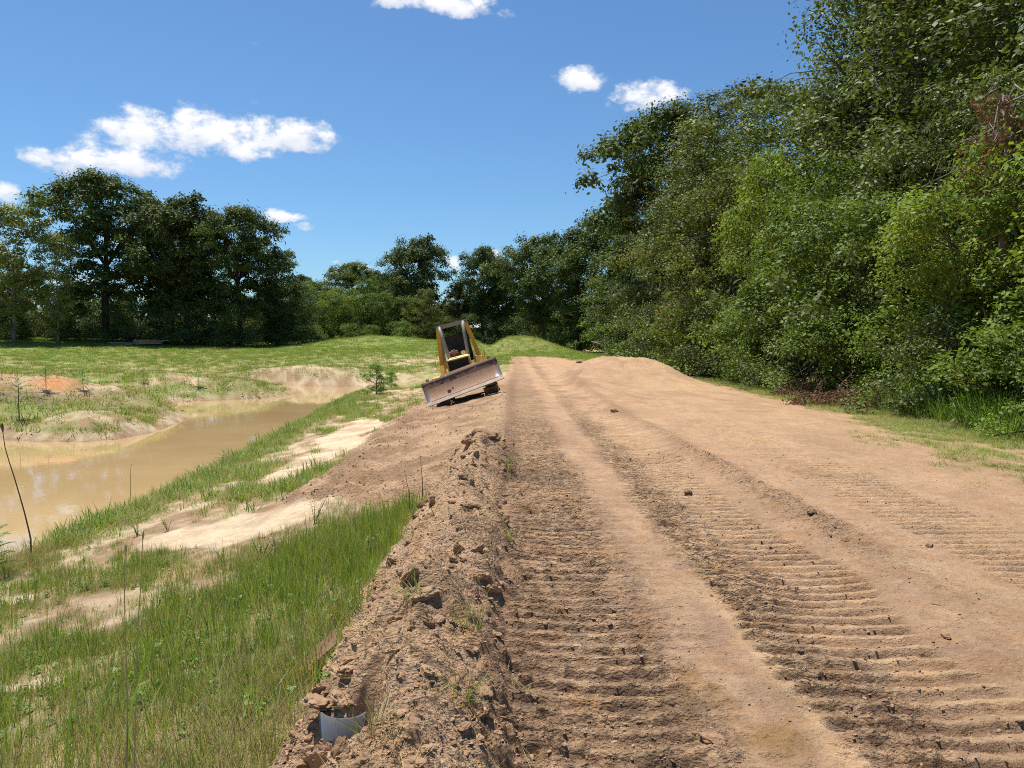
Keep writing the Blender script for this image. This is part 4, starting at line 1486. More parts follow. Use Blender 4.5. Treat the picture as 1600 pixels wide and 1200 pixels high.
def sprig_mesh(seed, n, h, leaf, mat):
    """small broad-leaved weed"""
    r = np.random.default_rng(seed)
    t = r.random(n)
    a = r.random(n) * 6.283
    rad = (0.25 + 0.5 * (1 - t)) * h * r.random(n) ** .5
    cen = np.stack([rad * np.cos(a), rad * np.sin(a), h * (0.1 + 0.9 * t)], 1)
    nr = np.stack([np.cos(a) * .5, np.sin(a) * .5, np.ones(n)], 1) + r.normal(size=(n, 3)) * .35
    return leaves_mesh('sprig', cen, nr, leaf * (0.6 + 0.8 * r.random(n)), r.random(n), mat, 0.6, r)


GG = [tuft_mesh(1, 22, .17, .07, .0050, 'grass_green', .55), tuft_mesh(2, 20, .24, .06, .0055, 'grass_green', .5), tuft_mesh(3, 24, .12, .08, .0045, 'grass_green', .9),
      tuft_mesh(4, 20, .16, .08, .0038, 'grass_dry', .9), tuft_mesh(5, 16, .24, .06, .0035, 'grass_dry', .7), sprig_mesh(6, 16, .07, .035, 'leaf_weed'),
      tuft_mesh(7, 26, .30, .08, .0065, 'grass_lush', .45)]


def gen(x0, x1, y0, y1, per_m2, cut=0.12, power=1.0, seed=0, dens=None, jit=True):
    r = np.random.default_rng(seed)
    n = int((x1 - x0) * (y1 - y0) * per_m2)
    x = x0 + (x1 - x0) * r.random(n)
    y = y0 + (y1 - y0) * r.random(n)
    # keep what the camera, or one a step aside, can see
    k = np.abs(x) < 0.95 * np.abs(y) + 2.5
    x, y = x[k], y[k]
    sd = pond_sd(x, y)
    g = (dens or grass_density)(x, y, sd)
    keep = (g > cut) & (r.random(len(x)) < g ** power) & (sd > 0.10)
    return x[keep], y[keep], g[keep], r


# near bank
x, y, g, r = gen(-9, -0.85, 1.6, 11, 260, seed=1)
dl_ = fbm(x * .8, y * .8, 3, 201)
lush = ss(9.9, 8.6, y) * ss(5.6, 6.4, y) * ss(-2.6, -2.0, x)
pk_ = r.choice([0, 1, 2, 3, 4, 5], len(x), p=[.26, .10, .28, .17, .05, .14])
pk_ = np.where((dl_ > 0.10) & (r.random(len(x)) < .5), r.choice([3, 4], len(x)), pk_)
pk_ = np.where((lush > .5) & (r.random(len(x)) < .6), r.choice([1, 1, 0], len(x)), pk_)
s = (0.5 + 0.75 * r.random(len(x)) ** 1.5) * (0.45 + 0.55 * g)
scl = np.stack([s, s, s * (0.8 + .5 * r.random(len(x)))], 1)
rot = np.stack([r.normal(size=len(x)) * .08, r.normal(size=len(x)) * .08, r.random(len(x)) * 6.28], 1)
scatter('grass', np.stack([x, y, hzs(x, y)], 1), scl, rot, pk_, GG, 'mixed green and dry grass covering the near bank')
# middle distance bank and shore
x, y, g, r = gen(-13, -0.85, 11, 46, 75, seed=2)
pk_ = r.choice([0, 1, 2, 3, 4, 6], len(x), p=[.28, .16, .16, .22, .13, .05])
s = (0.8 + 0.8 * r.random(len(x))) * (0.6 + 0.5 * g)
scl = np.stack([s * 1.5, s * 1.5, s * .66], 1)
rot = np.stack([r.normal(size=len(x)) * .08, r.normal(size=len(x)) * .08, r.random(len(x)) * 6.28], 1)
scatter('grass', np.stack([x, y, hzs(x, y)], 1), scl, rot, pk_, GG, 'thin grass along the pond edge and below the bulldozer')
# spits, far mounds and the field
FG = [tuft_mesh(11, 26, .22, .26, .016, 'grass_field', .6), tuft_mesh(12, 24, .30, .22, .018, 'grass_field', .5), tuft_mesh(13, 22, .20, .25, .015, 'grass_dry', .7),
      tuft_mesh(14, 24, .26, .26, .018, 'grass_lush', .6)]
x1_, y1_, g1_, r = gen(-48, -8, 22, 60, 9, seed=3)
x2_, y2_, g2_, r2 = gen(-95, 14, 56, 100, 7, seed=4)
x, y, g = np.concatenate([x1_, x2_]), np.concatenate([y1_, y2_]), np.concatenate([g1_, g2_])
pk_ = r.choice([0, 1, 2, 3], len(x), p=[.45, .22, .18, .15])
pk_ = np.where((y < 60) & (r.random(len(x)) < .35), 2, pk_)
s = (0.6 + 0.7 * r.random(len(x)))
scl = np.stack([s * 1.3, s * 1.3, s * .65], 1)
rot = np.stack([r.normal(size=len(x)) * .05, r.normal(size=len(x)) * .05, r.random(len(x)) * 6.28], 1)
scatter('field_grass', np.stack([x, y, hzs(x, y)], 1), scl, rot, pk_, FG, 'rough grass on the spits, mounds and field beyond the pond')
# right verge
x, y, g, r = gen(4.2, 11.5, 5, 40, 130, seed=5)
pk_ = r.choice([2, 3, 4, 0, 5], len(x), p=[.36, .26, .06, .24, .08])
s = (0.45 + 0.6 * r.random(len(x)))
scl = np.stack([s * 1.4, s * 1.4, s * (.55 + .5 * ss(8, 10, x))], 1)
rot = np.stack([r.normal(size=len(x)) * .08, r.normal(size=len(x)) * .08, r.random(len(x)) * 6.28], 1)
scatter('grass', np.stack([x, y, hzs(x, y)], 1), scl, rot, pk_, GG, 'short patchy grass on the right verge of the road')
TG = [tuft_mesh(21, 34, .85, .18, .016, 'grass_lush', .55, .8), tuft_mesh(22, 30, .65, .20, .014, 'grass_lush', .7, .9), tuft_mesh(23, 26, .5, .2, .012, 'grass_green', .7, .8)]
r = np.random.default_rng(6)
n = 420
y = 9.5 + 14 * r.random(n) ** 1.15
x = 9.75 + 1.6 * r.random(n) + 0.04 * (y - 12) + .2 * fbm(y, y * 0, 2, 7)
s = 0.6 + 0.6 * r.random(n)
scatter('tall_grass', np.stack([x, y, hzs(x, y)], 1), np.stack([s, s, s], 1), np.stack([r.normal(size=n) * .1, r.normal(size=n) * .1, r.random(n) * 6.28], 1),
        r.choice([0, 1, 2], n), TG, 'tall lush green grass at the foot of the right wood')

# ------------------------------------------------------------------ clods and crumbs
m, N, out = newmat('clod')
oi = N.n('ShaderNodeObjectInfo')
geo = N.n('ShaderNodeNewGeometry')
c = N.mix(oi.outputs['Random'], (0.21, 0.130, 0.076, 1), (0.40, 0.255, 0.15, 1))
nz_ = N.noise(geo.outputs['Position'], 45, 4, .6)
vv = N.m('ADD', .65, N.m('MULTIPLY', nz_, .7))
vc = N.n('ShaderNodeCombineXYZ', i_0=vv, i_1=vv, i_2=vv)
bs = N.n('ShaderNodeBsdfPrincipled', i_Base_Color=N.mix(1.0, c, vc.outputs[0], 'MULTIPLY'), i_Roughness=.95)
bs.inputs['Specular IOR Level'].default_value = .1
N.t.links.new(bs.outputs[0], out.inputs[0])


def clod_mesh(seed, sub=2, flat=.65):
    bm = bmesh.new()
    bmesh.ops.create_icosphere(bm, subdivisions=sub, radius=1)
    r = random.Random(seed)
    from mathutils import noise as mn
    o = Vector((r.random() * 50, r.random() * 50, r.random() * 50))
    for v in bm.verts:
        k = 1 + .42 * mn.noise(v.co * 1.3 + o) + .25 * mn.noise(v.co * 3.1 + o) + (.12 * mn.noise(v.co * 7 + o) if sub > 2 else 0)
        v.co = Vector((v.co.x * k, v.co.y * k * .85, v.co.z * k * flat))
    me = bpy.data.meshes.new('clod')
    bm.to_mesh(me)
    bm.free()
    me.materials.append(MAT['clod'])
    return me


CM = [clod_mesh(k, 2, .5 + .07 * k) for k in range(6)]
straw = tuft_mesh(31, 3, .10, .02, .003, 'grass_dry', 3.0, .2)
r = np.random.default_rng(9)
N_ = 80000
y = 2.2 + 18 * r.random(N_) ** 1.7
x = -1.1 + (0.7 * y + 4) * r.random(N_) ** 1.15
x = np.where(r.random(N_) < .30, -1.05 + 1.1 * r.random(N_), x)
w = 0.16 * np.ones(N_)
w += .55 * (ss(-.05, .05, x) * ss(.85, .7, x)) + .40 * (ss(1.3, 1.4, x) * ss(2.45, 2.3, x)) + .5 * np.exp(-((x - 2.85) / .25) ** 2) + .22 * (x < 0.05)
w *= .35 + .9 * ss(-.3, .5, fbm(x * 2.0, y * 1.2, 3, 301))
keep = (r.random(N_) < w) & (x < 7)
x, y = x[keep], y[keep]
n = len(x)
s = 0.0035 + 0.0085 * r.random(n) ** 2.2 + 0.012 * (r.random(n) < .03) * r.random(n)
w_ = 1 - ss(10, 19, y)
kq = r.random(n) < w_
x, y, s = x[kq], y[kq], s[kq]
n = len(x)
s *= .85
z = hzs(x, y, True)
pk_ = r.integers(0, 6, n)
scl = np.stack([s * (0.9 + .7 * r.random(n)), s, s * .55], 1)
scatter('soil_crumbs', np.stack([x, y, z + s * .15], 1), scl, np.stack([r.normal(size=n) * .35, r.normal(size=n) * .35, r.random(n) * 6.28], 1), pk_, CM, 'loose crumbs of soil over the road and berm')
# soil lumps on the spill and its foot
n = 3000
y = 9.5 + 20 * r.random(n) ** 1.2
x = -3.7 + 3.6 * r.random(n)
k = (spill_mask(x, y) > .25)
x, y = x[k], y[k]
n = len(x)
s = 0.006 + 0.022 * r.random(n) ** 2.5
wl = np.interp(y, [8, 10, 12, 18, 28, 34], [-2.0, -2.55, -2.95, -3.2, -3.25, -3.0])
kk = r.random(n) < .25 + .75 * np.exp(-((x - wl) / .7) ** 2)
x, y, s = x[kk], y[kk], s[kk]
n = len(x)
scatter('soil_lumps', np.stack([x, y, hzs(x, y, True) + s * .2], 1), np.stack([s, s * .9, s * .8], 1), np.stack([r.random(n) * 6.28, r.random(n) * 6.28, r.random(n) * 6.28], 1),
        r.integers(0, 6, n), CM, 'lumps of soil on the slope below the bulldozer')
n = 420
y = 2.5 + 10.5 * r.random(n) ** 1.3
x = -.98 + .95 * r.random(n)
s = 0.012 + 0.045 * r.random(n) ** 3
scatter('soil_lumps', np.stack([x, y, hzs(x, y, True) + s * .12], 1), np.stack([s * 1.2, s, s * .75], 1), np.stack([r.normal(size=n) * .5, r.normal(size=n) * .5, r.random(n) * 6.28], 1),
        r.integers(0, 4, n), [clod_mesh(60 + k, 4, .6) for k in range(4)], 'larger lumps of turned soil on the berm')
# straw and roots on the berm
n = 2600
y = 2.4 + 9.5 * r.random(n) ** 1.4
x = -1.0 + 1.1 * r.random(n)
kk = fbm(x * 3, y * 1.6, 3, 305) > -.05
x, y = x[kk], y[kk]
n = len(x)
s = .4 + .7 * r.random(n)
scatter('straw', np.stack([x, y, hzs(x, y, True) + .012], 1), np.stack([s, s, s * .5], 1), np.stack([r.normal(size=n) * .3, r.normal(size=n) * .3, r.random(n) * 6.28], 1),
        np.zeros(n, int), [straw], 'bits of dry straw and roots lying on the berm')

CLODB = [clod_mesh(40 + k, 4, .62) for k in range(5)]
for px, v, size, lab in [
    (1268, 815, .075, 'dark crumbly clod alone on the smooth strip of the road, right of the middle'),
    (1114, 1154, .065, 'pale oblong clod on the packed strip near the bottom of the picture'),
    (1075, 768, .06, 'flat dark clod on the road between the two nearest track prints'),
    (1478, 998, .040, 'pointed grey clod at the right edge of the second track print'),
    (1188, 756, .05, 'small clod on the smooth strip behind the crumbly dark one'),
    (905, 571, .30, 'dark clod at the left foot of the dirt mound'),
    (1452, 852, .05, 'small dark clod near the third track print at right'),
    (960, 644, .14, 'dark clod lying in the windrow at the middle of the road'),
]:
    p = at_z(px, v, 0.0)
    size *= .8
    o = link('dirt_clod', CLODB[len(lab) % 5], None, (p.x, p.y, hz(p.x, p.y, True) + size * .25), (0, 0, random.random() * 6), (size * 1.1, size * .8, size * .75))
    tag(o, lab, 'clod', 'clods on the road')
p = at_z(762, 703, .32)
for k, (ox, oy, s, lab) in enumerate([(0, .1, .16, 'dark broken clod on the crest of the berm over a hollow'), (-.25, -.15, .11, 'clod on the berm crest left of the hollow'),
                                      (.18, .0, .09, 'small clod on the berm crest right of the hollow')]):
    X, Y = -.36 + ox, 11.15 + oy
    tag(link('dirt_clod', CLODB[k], None, (X, Y, hz(X, Y) + s * .35), (.3, .2, k * 2.), (s * 1.3, s, s * .7)), lab, 'clod', 'clods on the berm')

def gz(px, v, z=None):
    """where the ray through a pixel of the photograph meets the land"""
    d = ray(px, v)
    t = 1.0
    last = None
    ts = np.geomspace(1.5, 130, 900)
    P = np.array([(d.x * t / d.y, t, CAM_Z + d.z * t / d.y) for t in ts])
    zz = hzs(P[:, 0], P[:, 1])
    i = int(np.argmax(P[:, 2] <= zz))
    return Vector((P[i, 0], P[i, 1], zz[i]))


# ------------------------------------------------------------------ buried pipe and broken slab in the berm
simple_mat('grey_plastic', (0.10, 0.105, 0.118), 0.42, 0, .2, 9, (0.30, 0.22, 0.15), .55, .70, spec=.5)
simple_mat('weathered_board', (0.20, 0.115, 0.07), 0.85, 0, .4, 9, (0.28, 0.18, 0.12), bump=.004, spec=.15)
P0 = at_y(527, 1142, 3.28)
pr_ = empty('pipe', (P0.x, P0.y + .01, P0.z - .22))
tag(pr_, 'grey plastic pipe end half buried in the near end of the berm', 'pipe')
pr_.rotation_euler = (R(-4), R(4), 0)
mb = MB()
na_, ro, ri, hh = 40, .100, .091, .30
vs, fs = [], []
for i in range(na_):
    t = 2 * math.pi * i / na_
    for rr_, zz in ((ro, 0), (ro, hh), (ri, hh), (ri, 0)):
        vs.append((rr_ * math.cos(t), rr_ * math.sin(t), zz))
for i in range(na_):
    a, b = 4 * i, 4 * ((i + 1) % na_)
    for j in range(4):
        fs.append((a + j, b + j, b + (j + 1) % 4, a + (j + 1) % 4))
mb.add(vs, fs)
o = mb.build('pipe_wall', 'grey_plastic', pr_)
for i, pl in enumerate(o.data.polygons):
    pl.use_smooth = (i % 4 in (0, 2))
# soil lying over the pipe's mouth
for k, (px, v, s, lab) in enumerate([(498, 1098, .050, 'lump of soil covering the left of the pipe'), (538, 1093, .052, 'lump of soil on top of the pipe'),
                                     (463, 1152, .040, 'lump of soil at the left side of the pipe'), (505, 1190, .06, 'lump of soil in front of the pipe'),
                                     (572, 1180, .035, 'small lump of soil right of the pipe')]):
    q = at_y(px, v, 3.32 - .15 * (k == 3))
    tag(link('dirt_clod', CLODB[k % 5], None, tuple(q), (.4 * k, .3, k), (s * 1.2, s * 1.2, s * .7)), lab, 'clod', 'soil round the pipe')
B0 = gz(490, 1048) + Vector((0.02, 0, .055))
BS = 1.5
br = empty('broken_board', tuple(B0))
br.scale = (BS, BS, BS)
tag(br, 'thin brown broken board in overlapping pieces sticking out of the berm on the grass side', 'board')
for k, (ox, oy, oz, sx, sy, rz_) in enumerate([(-.045, -.03, -.03, .07, .055, .25), (-.012, .0, -.008, .075, .06, .1), (.03, .035, .02, .08, .065, .3)]):
    mb = MB()
    rr_ = random.Random(k)
    nn_ = 12
    ring = []
    for i in range(nn_):
        t = 2 * math.pi * i / nn_
        q = 1 + rr_.uniform(-.18, .12)
        ring.append((sx * .62 * math.copysign(abs(math.cos(t)) ** .25, math.cos(t)) * q, sy * .62 * math.copysign(abs(math.sin(t)) ** .25, math.sin(t)) * q))
    vs = [(a, b, 0) for a, b in ring] + [(a, b, .010) for a, b in ring]
    fs = [tuple(range(nn_))[::-1], tuple(range(nn_, 2 * nn_))] + [(i, (i + 1) % nn_, nn_ + (i + 1) % nn_, nn_ + i) for i in range(nn_)]
    mb.add(vs, fs)
    o = mb.build('board_piece', 'weathered_board', br)
    o.location = (ox, oy, oz + .012 * k)
    o.rotation_euler = (R(18), R(-38), rz_)

# ------------------------------------------------------------------ weeds, stalks and shrubs that stand out
def pinnate(mbs, cen, nrm, siz, start, direction, length, n, leaf, r, droop=.35):
    d = Vector(direction).normalized()
    side = d.cross(Vector((0, 0, 1)))
    side = side.normalized() if side.length > 1e-4 else Vector((1, 0, 0))
    pts = []
    for i in range(n + 1):
        t = i / n
        p = Vector(start) + d * length * t + Vector((0, 0, -droop * length * t * t))
        pts.append(p)
        if i > 0:
            for s in (-1, 1):
                cen.append(tuple(p + side * s * leaf * .45))
                nrm.append((r.gauss(0, .2), r.gauss(0, .2), 1))
                siz.append(leaf * (1 - .4 * t))
    mbs.tube(pts[::3] + [pts[-1]], .0035 * max(1, length), 4, False)


def frond_weed(name, loc, h, nf, flen, leaf, label, cat='weed', group=None, mat='leaf_weed', seed=0, lean=(0, 0)):
    r = random.Random(seed)
    root = empty(name, loc)
    tag(root, label, cat, group)
    mb = MB()
    cen, nrm, siz = [], [], []
    pts = [Vector((lean[0] * (i / 6) ** 1.5, lean[1] * (i / 6) ** 1.5, h * i / 6)) for i in range(7)]
    mb.tube(pts, [.012 * h * (1 - .8 * i / 6) + .002 for i in range(7)], 6)
    for k in range(nf):
        t = .25 + .75 * (k + .5) / nf
        i = min(5, int(t * 6))
        p = pts[i].lerp(pts[i + 1], t * 6 - i)
        a = k * 2.4 + r.random()
        pinnate(mb, cen, nrm, siz, p, (math.cos(a), math.sin(a), .35 + .5 * t), flen * (1.1 - .45 * t) * r.uniform(.8, 1.2), 14, leaf, r)
    mb.build('stem', 'green_stem', root)
    n = len(cen)
    link('foliage', leaves_mesh('foliage', np.array(cen), np.array(nrm), np.array(siz), np.random.default_rng(seed).random(n), mat, .38), root)
    return root


p = gz(588, 616)
tree('shrubB', p.x, p.y, 1.75, 'light green bush alone on the bank left of the bulldozer blade', 'shrub', 'shrub', wide=.70, leaf='leaf_weed', sink=.03)
p = gz(612, 606)
tree('shrubB', p.x, p.y, 1.1, 'smaller light green bush right behind the bush on the bank', 'shrub', 'shrub', wide=.7, leaf='leaf_weed', sink=.03)
for k, (px, v, h, nf, fl, lf, lab) in enumerate([
    (30, 655, 1.5, 16, .7, .09, 'dark feathery weed on the spit at the left edge'),
    (72, 610, 0.9, 12, .5, .08, 'feathery weed behind the orange soil on the spit'),
    (130, 610, 0.8, 12, .5, .08, 'feathery weed right of the orange soil on the spit'),
    (-4, 905, .62, 18, .34, .050, 'feathery weed at the left edge above the grass by the water'),
    (350, 728, .35, 8, .4, .05, 'small feathery weed at the water edge in front of the reflections'),
    (224, 598, .8, 14, .45, .08, 'bright green weed on the far spit'),
    (310, 606, .7, 12, .45, .08, 'green weed right of the bright one on the far spit'),
]):
    p = gz(px, v)
    frond_weed('feathery_weed', tuple(p), h, nf, fl, lf, lab, 'weed', 'feathery weeds', seed=60 + k, mat='leaf_weed' if k != 0 else 'leaf_mid')


def leafy_weed(loc, h, n, leaf, label, seed):
    root = empty('leafy_weed', loc)
    tag(root, label, 'weed', 'small leafy weeds')
    r = random.Random(seed)
    mb = MB()
    cen, nrm = [], []
    for b in range(5):
        a = r.random() * 6.28
        l = h * r.uniform(.6, 1)
        tip = Vector((math.cos(a) * l * .45, math.sin(a) * l * .45, l))
        mid = tip * .5 + Vector((0, 0, .08 * l))
        mb.tube([(0, 0, -.02), mid, tip], [.004, .003, .0015], 5)
        for i in range(n):
            t = .25 + .75 * i / n
            q = mid * (2 * t * (1 - t)) + tip * t * t
            aa = r.random() * 6.28
            cen.append(tuple(q + Vector((math.cos(aa), math.sin(aa), .1)) * leaf * .55))
            nrm.append((math.cos(aa) * .4, math.sin(aa) * .4, 1))
    mb.build('stem', 'twig', root)
    rr_ = np.random.default_rng(seed)
    link('foliage', leaves_mesh('foliage', np.array(cen), np.array(nrm), leaf * (.7 + .6 * rr_.random(len(cen))), rr_.random(len(cen)), 'leaf_weed', .5), root)


for k, (px, v, h, lab) in enumerate([
    (408, 880, .34, 'leafy weed at the front edge of the pale bare patch'),
    (432, 868, .24, 'small leafy weed right beside the weed on the pale bare patch'),
    (492, 820, .36, 'leafy weed between the bare patch and the dense grass'),
    (215, 838, .26, 'low leafy weed on the left part of the pale bare patch'),
    (262, 830, .22, 'low leafy weed in the middle of the pale bare patch'),
    (345, 878, .18, 'tiny leafy weed below the pale bare patch'),
    (575, 868, .26, 'leafy weed in the dense grass beside the berm'),
    (245, 955, .24, 'leafy weed in the near grass left of the tuft'),
    (290, 1010, .18, 'yellow-green leafy weed in the near grass'),
    (365, 960, .2, 'leafy weed in the near grass below the bare patch'),
]):
    leafy_weed(tuple(gz(px, v)), h, 9, .035, lab, 80 + k)


def ribbon(name, pts, w, mat, parent, twist=0.3):
    """a grass blade with a folded keel"""
    n = len(pts)
    vs, fs = [], []
    for i, p in enumerate(pts):
        p = Vector(p)
        d = (Vector(pts[min(i + 1, n - 1)]) - Vector(pts[max(i - 1, 0)])).normalized()
        s = d.cross(Vector((math.sin(twist + i * .2), math.cos(twist + i * .2), .1))).normalized()
        u = s.cross(d)
        ww = w * (1 - (i / (n - 1)) ** 2.2) * (.7 + .3 * min(1, i / 2)) + .0004
        vs += [p - s * ww / 2 + u * ww * .22, p, p + s * ww / 2 + u * ww * .22]
    for i in range(n - 1):
        a, b = 3 * i, 3 * i + 3
        fs += [(a, a + 1, b + 1, b), (a + 1, a + 2, b + 2, b + 1)]
    me = bpy.data.meshes.new(name)
    me.from_pydata([tuple(v) for v in vs], [], fs)
    me.polygons.foreach_set('use_smooth', np.ones(len(me.polygons), bool))
    at = me.attributes.new('tint', 'FLOAT', 'POINT')
    at.data.foreach_set('value', np.full(len(vs), random.random(), np.float32))
    me.materials.append(MAT[mat])
    return link(name, me, parent)


def curve_px(pxs, Y0, Y1, n=9):
    """smooth curve through points given in the photograph between two distances"""
    P = [at_y(px, v, Y0 + (Y1 - Y0) * i / (len(pxs) - 1)) for i, (px, v) in enumerate(pxs)]
    out_ = []
    for i in range(n):
        t = i / (n - 1) * (len(P) - 1)
        k = min(len(P) - 2, int(t))
        p0, p1, p2, p3 = P[max(0, k - 1)], P[k], P[k + 1], P[min(len(P) - 1, k + 2)]
        u = t - k
        out_.append(.5 * ((2 * p1) + (p2 - p0) * u + (2 * p0 - 5 * p1 + 4 * p2 - p3) * u * u + (3 * p1 - p0 - 3 * p2 + p3) * u ** 3))
    return out_


# tall clump of coarse grass close to the camera
cp = Vector((-1.40, 2.25, 0))
cp.z = hz(cp.x, cp.y)
root = empty('tall_grass_clump', tuple(cp))
tag(root, 'clump of long coarse grass blades in the bottom left corner', 'grass')
rr_ = random.Random(3)
for k in range(20):
    a = rr_.uniform(-2.6, .6)
    L_ = rr_.uniform(.55, 1.0)
    ln = rr_.uniform(.12, .55)
    pts = []
    bx_ = Vector((rr_.uniform(-.12, .12), rr_.uniform(-.08, .08), 0))
    for i in range(9):
        t = i / 8
        pts.append(bx_ + Vector((math.cos(a) * ln * L_ * t ** 1.6, math.sin(a) * ln * L_ * t ** 1.6 * .6, L_ * t * (1 - .22 * ln * t))))
    ribbon('blade', pts, rr_.uniform(.008, .014), 'grass_lush' if k % 3 else 'grass_green', root, rr_.uniform(0, 3))
for k, (pxs, Y, w, mat, lab) in enumerate([
    ([(100, 1215), (104, 1160), (112, 1100), (124, 1040)], 2.35, .014, 'grass_lush', 'broad upright grass blade right of the corner clump'),
    ([(152, 1215), (153, 1160), (155, 1110), (154, 1060)], 2.4, .010, 'grass_lush', 'short upright grass blade between the broad one and the seed stalks'),
    ([(198, 1215), (201, 1130), (212, 1080), (232, 1022)], 2.5, .011, 'grass_lush', 'folded grass blade on the seed stalks'),
]):
    P = curve_px(pxs, Y, Y)
    b0 = P[0].copy()
    g_ = Vector((b0.x, b0.y, hz(b0.x, b0.y) - .01))
    P = [g_ + (P[0] - g_) * q for q in (0, .33, .66)] + P
    rt = empty('tall_grass', tuple(g_))
    tag(rt, lab, 'grass', 'long grass blades near the camera')
    ribbon('blade', [q - g_ for q in P], w, mat, rt, .6)
simple_mat('straw_stem', (0.40, 0.34, 0.15), .7, 0, .3, 9)
simple_mat('dry_stem', (0.13, 0.09, 0.055), .8, 0, .3, 9)
for k, (pxs, Y, r0, mat, lab) in enumerate([
    ([(197, 1220), (199, 1100), (196, 1000), (194, 900), (197, 850)], 2.5, .0028, 'straw_stem', 'tall straw-coloured seed stalk, left of the pair in the near grass'),
    ([(209, 1220), (212, 1120), (214, 1000), (219, 930), (222, 860), (224, 830)], 2.6, .0028, 'straw_stem', 'tall straw-coloured seed stalk, right of the pair in the near grass'),
    ([(48, 842), (38, 800), (22, 745), (8, 700), (3, 660)], 10.6, .012, 'dry_stem', 'thin dark dry stalk leaning left over the water'),
    ([(204, 775), (204, 740), (205, 725)], 14.6, .007, 'straw_stem', 'thin dry stalk rising from the near shore over the water'),
    ([(660, 752), (658, 728), (657, 712)], 9.0, .005, 'dry_stem', 'thin dark stalk on the slope beside the dense grass'),
    ([(640, 775), (635, 750), (632, 735)], 8.4, .004, 'dry_stem', 'thin short stalk at the tip of the dense grass'),
]):
    P = curve_px(pxs, Y, Y)
    g_ = Vector((P[0].x, P[0].y, hz(P[0].x, P[0].y) - .02))
    rt = empty('grass_stalk', tuple(g_))
    tag(rt, lab, 'stalk', 'standing stalks')
    P = [Vector((0, 0, 0))] + [q - g_ for q in P if q.z > g_.z + .02]
    mb = MB()
    mb.tube(P, [r0 * (1 - .7 * i / len(P)) for i in range(len(P))], 5)
    mb.build('stem', mat, rt)
    hd = MB()
    hd.tube([P[-1] - (P[-1] - P[-2]) * .9, P[-1] - (P[-1] - P[-2]) * .4, P[-1]], [r0 * .7, r0 * 1.5, r0 * .4], 5)
    hd.build('seed_head', mat, rt)

# uprooted grass on the berm
UG = [tuft_mesh(71, 26, .20, .05, .005, 'grass_green', .9, .9), tuft_mesh(72, 30, .17, .05, .004, 'grass_dry', 1.0, .8)]
for k, (px, v, s, mi, lab) in enumerate([
    (578, 1120, 1.0, 0, 'torn grass tuft hanging right of the grey pipe'),
    (592, 1150, .9, 1, 'dry root tuft below the torn tuft right of the pipe'),
    (735, 985, 1.1, 0, 'green grass tuft on the road side of the berm'),
    (648, 935, .9, 0, 'grass tuft near the crest on the middle of the berm'),
    (722, 1105, .8, 0, 'bright grass tuft at the foot of the berm near the bottom'),
    (675, 1090, .6, 1, 'small dry tuft on the berm right of the pipe'),
    (790, 735, 1.2, 0, 'grass tuft below the hollow on the berm crest'),
    (798, 850, .8, 0, 'small grass tuft at the berm foot beside the first track print'),
    (742, 918, .7, 1, 'dry tuft on the road side of the berm above the green one'),
]):
    p = gz(px, v)
    o = link('grass_tuft', UG[mi], None, (p.x, p.y, hz(p.x, p.y, True)), (R(10), R(25), k * 1.3), (s, s, s))
    tag(o, lab, 'grass', 'torn tufts on the berm')

# ------------------------------------------------------------------ brush pile, dead tree, lumber, fallen pole, shed
def tangle(name, loc, size, ntw, nlf, leaf, label, cat, seed, twig='twig'):
    r = random.Random(seed)
    root = empty(name, loc)
    tag(root, label, cat)
    mb = MB()
    cen, nrm = [], []
    for k in range(ntw):
        a = r.random() * 6.28
        q = math.sqrt(r.random())
        p = Vector((math.cos(a) * q * size[0], math.sin(a) * q * size[1], r.random() * size[2] * (1 - q * q * .7)))
        d = Vector((r.gauss(0, 1), r.gauss(0, .7), r.gauss(.25, .35))).normalized() * r.uniform(.4, 1.1)
        e = p + d
        e.z = max(e.z, .03)
        mid = p.lerp(e, .5) + Vector((r.gauss(0, .06), r.gauss(0, .06), r.gauss(0.03, .06)))
        mb.tube([p, mid, e], [.012, .008, .003], 4, False)
        for j in range(nlf):
            t = r.random()
            c = p.lerp(e, t) + Vector((r.gauss(0, .07), r.gauss(0, .07), r.gauss(0, .05)))
            c.z = max(c.z, .02)
            cen.append(tuple(c))
            nrm.append((r.gauss(0, .7), r.gauss(0, .7), r.gauss(.5, .6)))
    mb.build('twigs', twig, root)
    rr2 = np.random.default_rng(seed)
    n = len(cen)
    link('dead_leaves', leaves_mesh('dead_leaves', np.array(cen), np.array(nrm), leaf * (.6 + .8 * rr2.random(n)), rr2.random(n), 'leaf_dead', .45), root)
    return root


p = gz(1340, 640)
tangle('brush_pile', (p.x + .1, p.y + .6, p.z), (1.9, 0.9, .50), 130, 18, .09, 'heap of dead reddish brown brush at the edge of the right wood', 'brush pile', 5)
p = gz(1262, 622)
tangle('brush_pile', (p.x, p.y + .6, p.z), (0.9, .8, .55), 70, 14, .09, 'smaller dead brown brush heap left of the big reddish one', 'brush pile', 6)

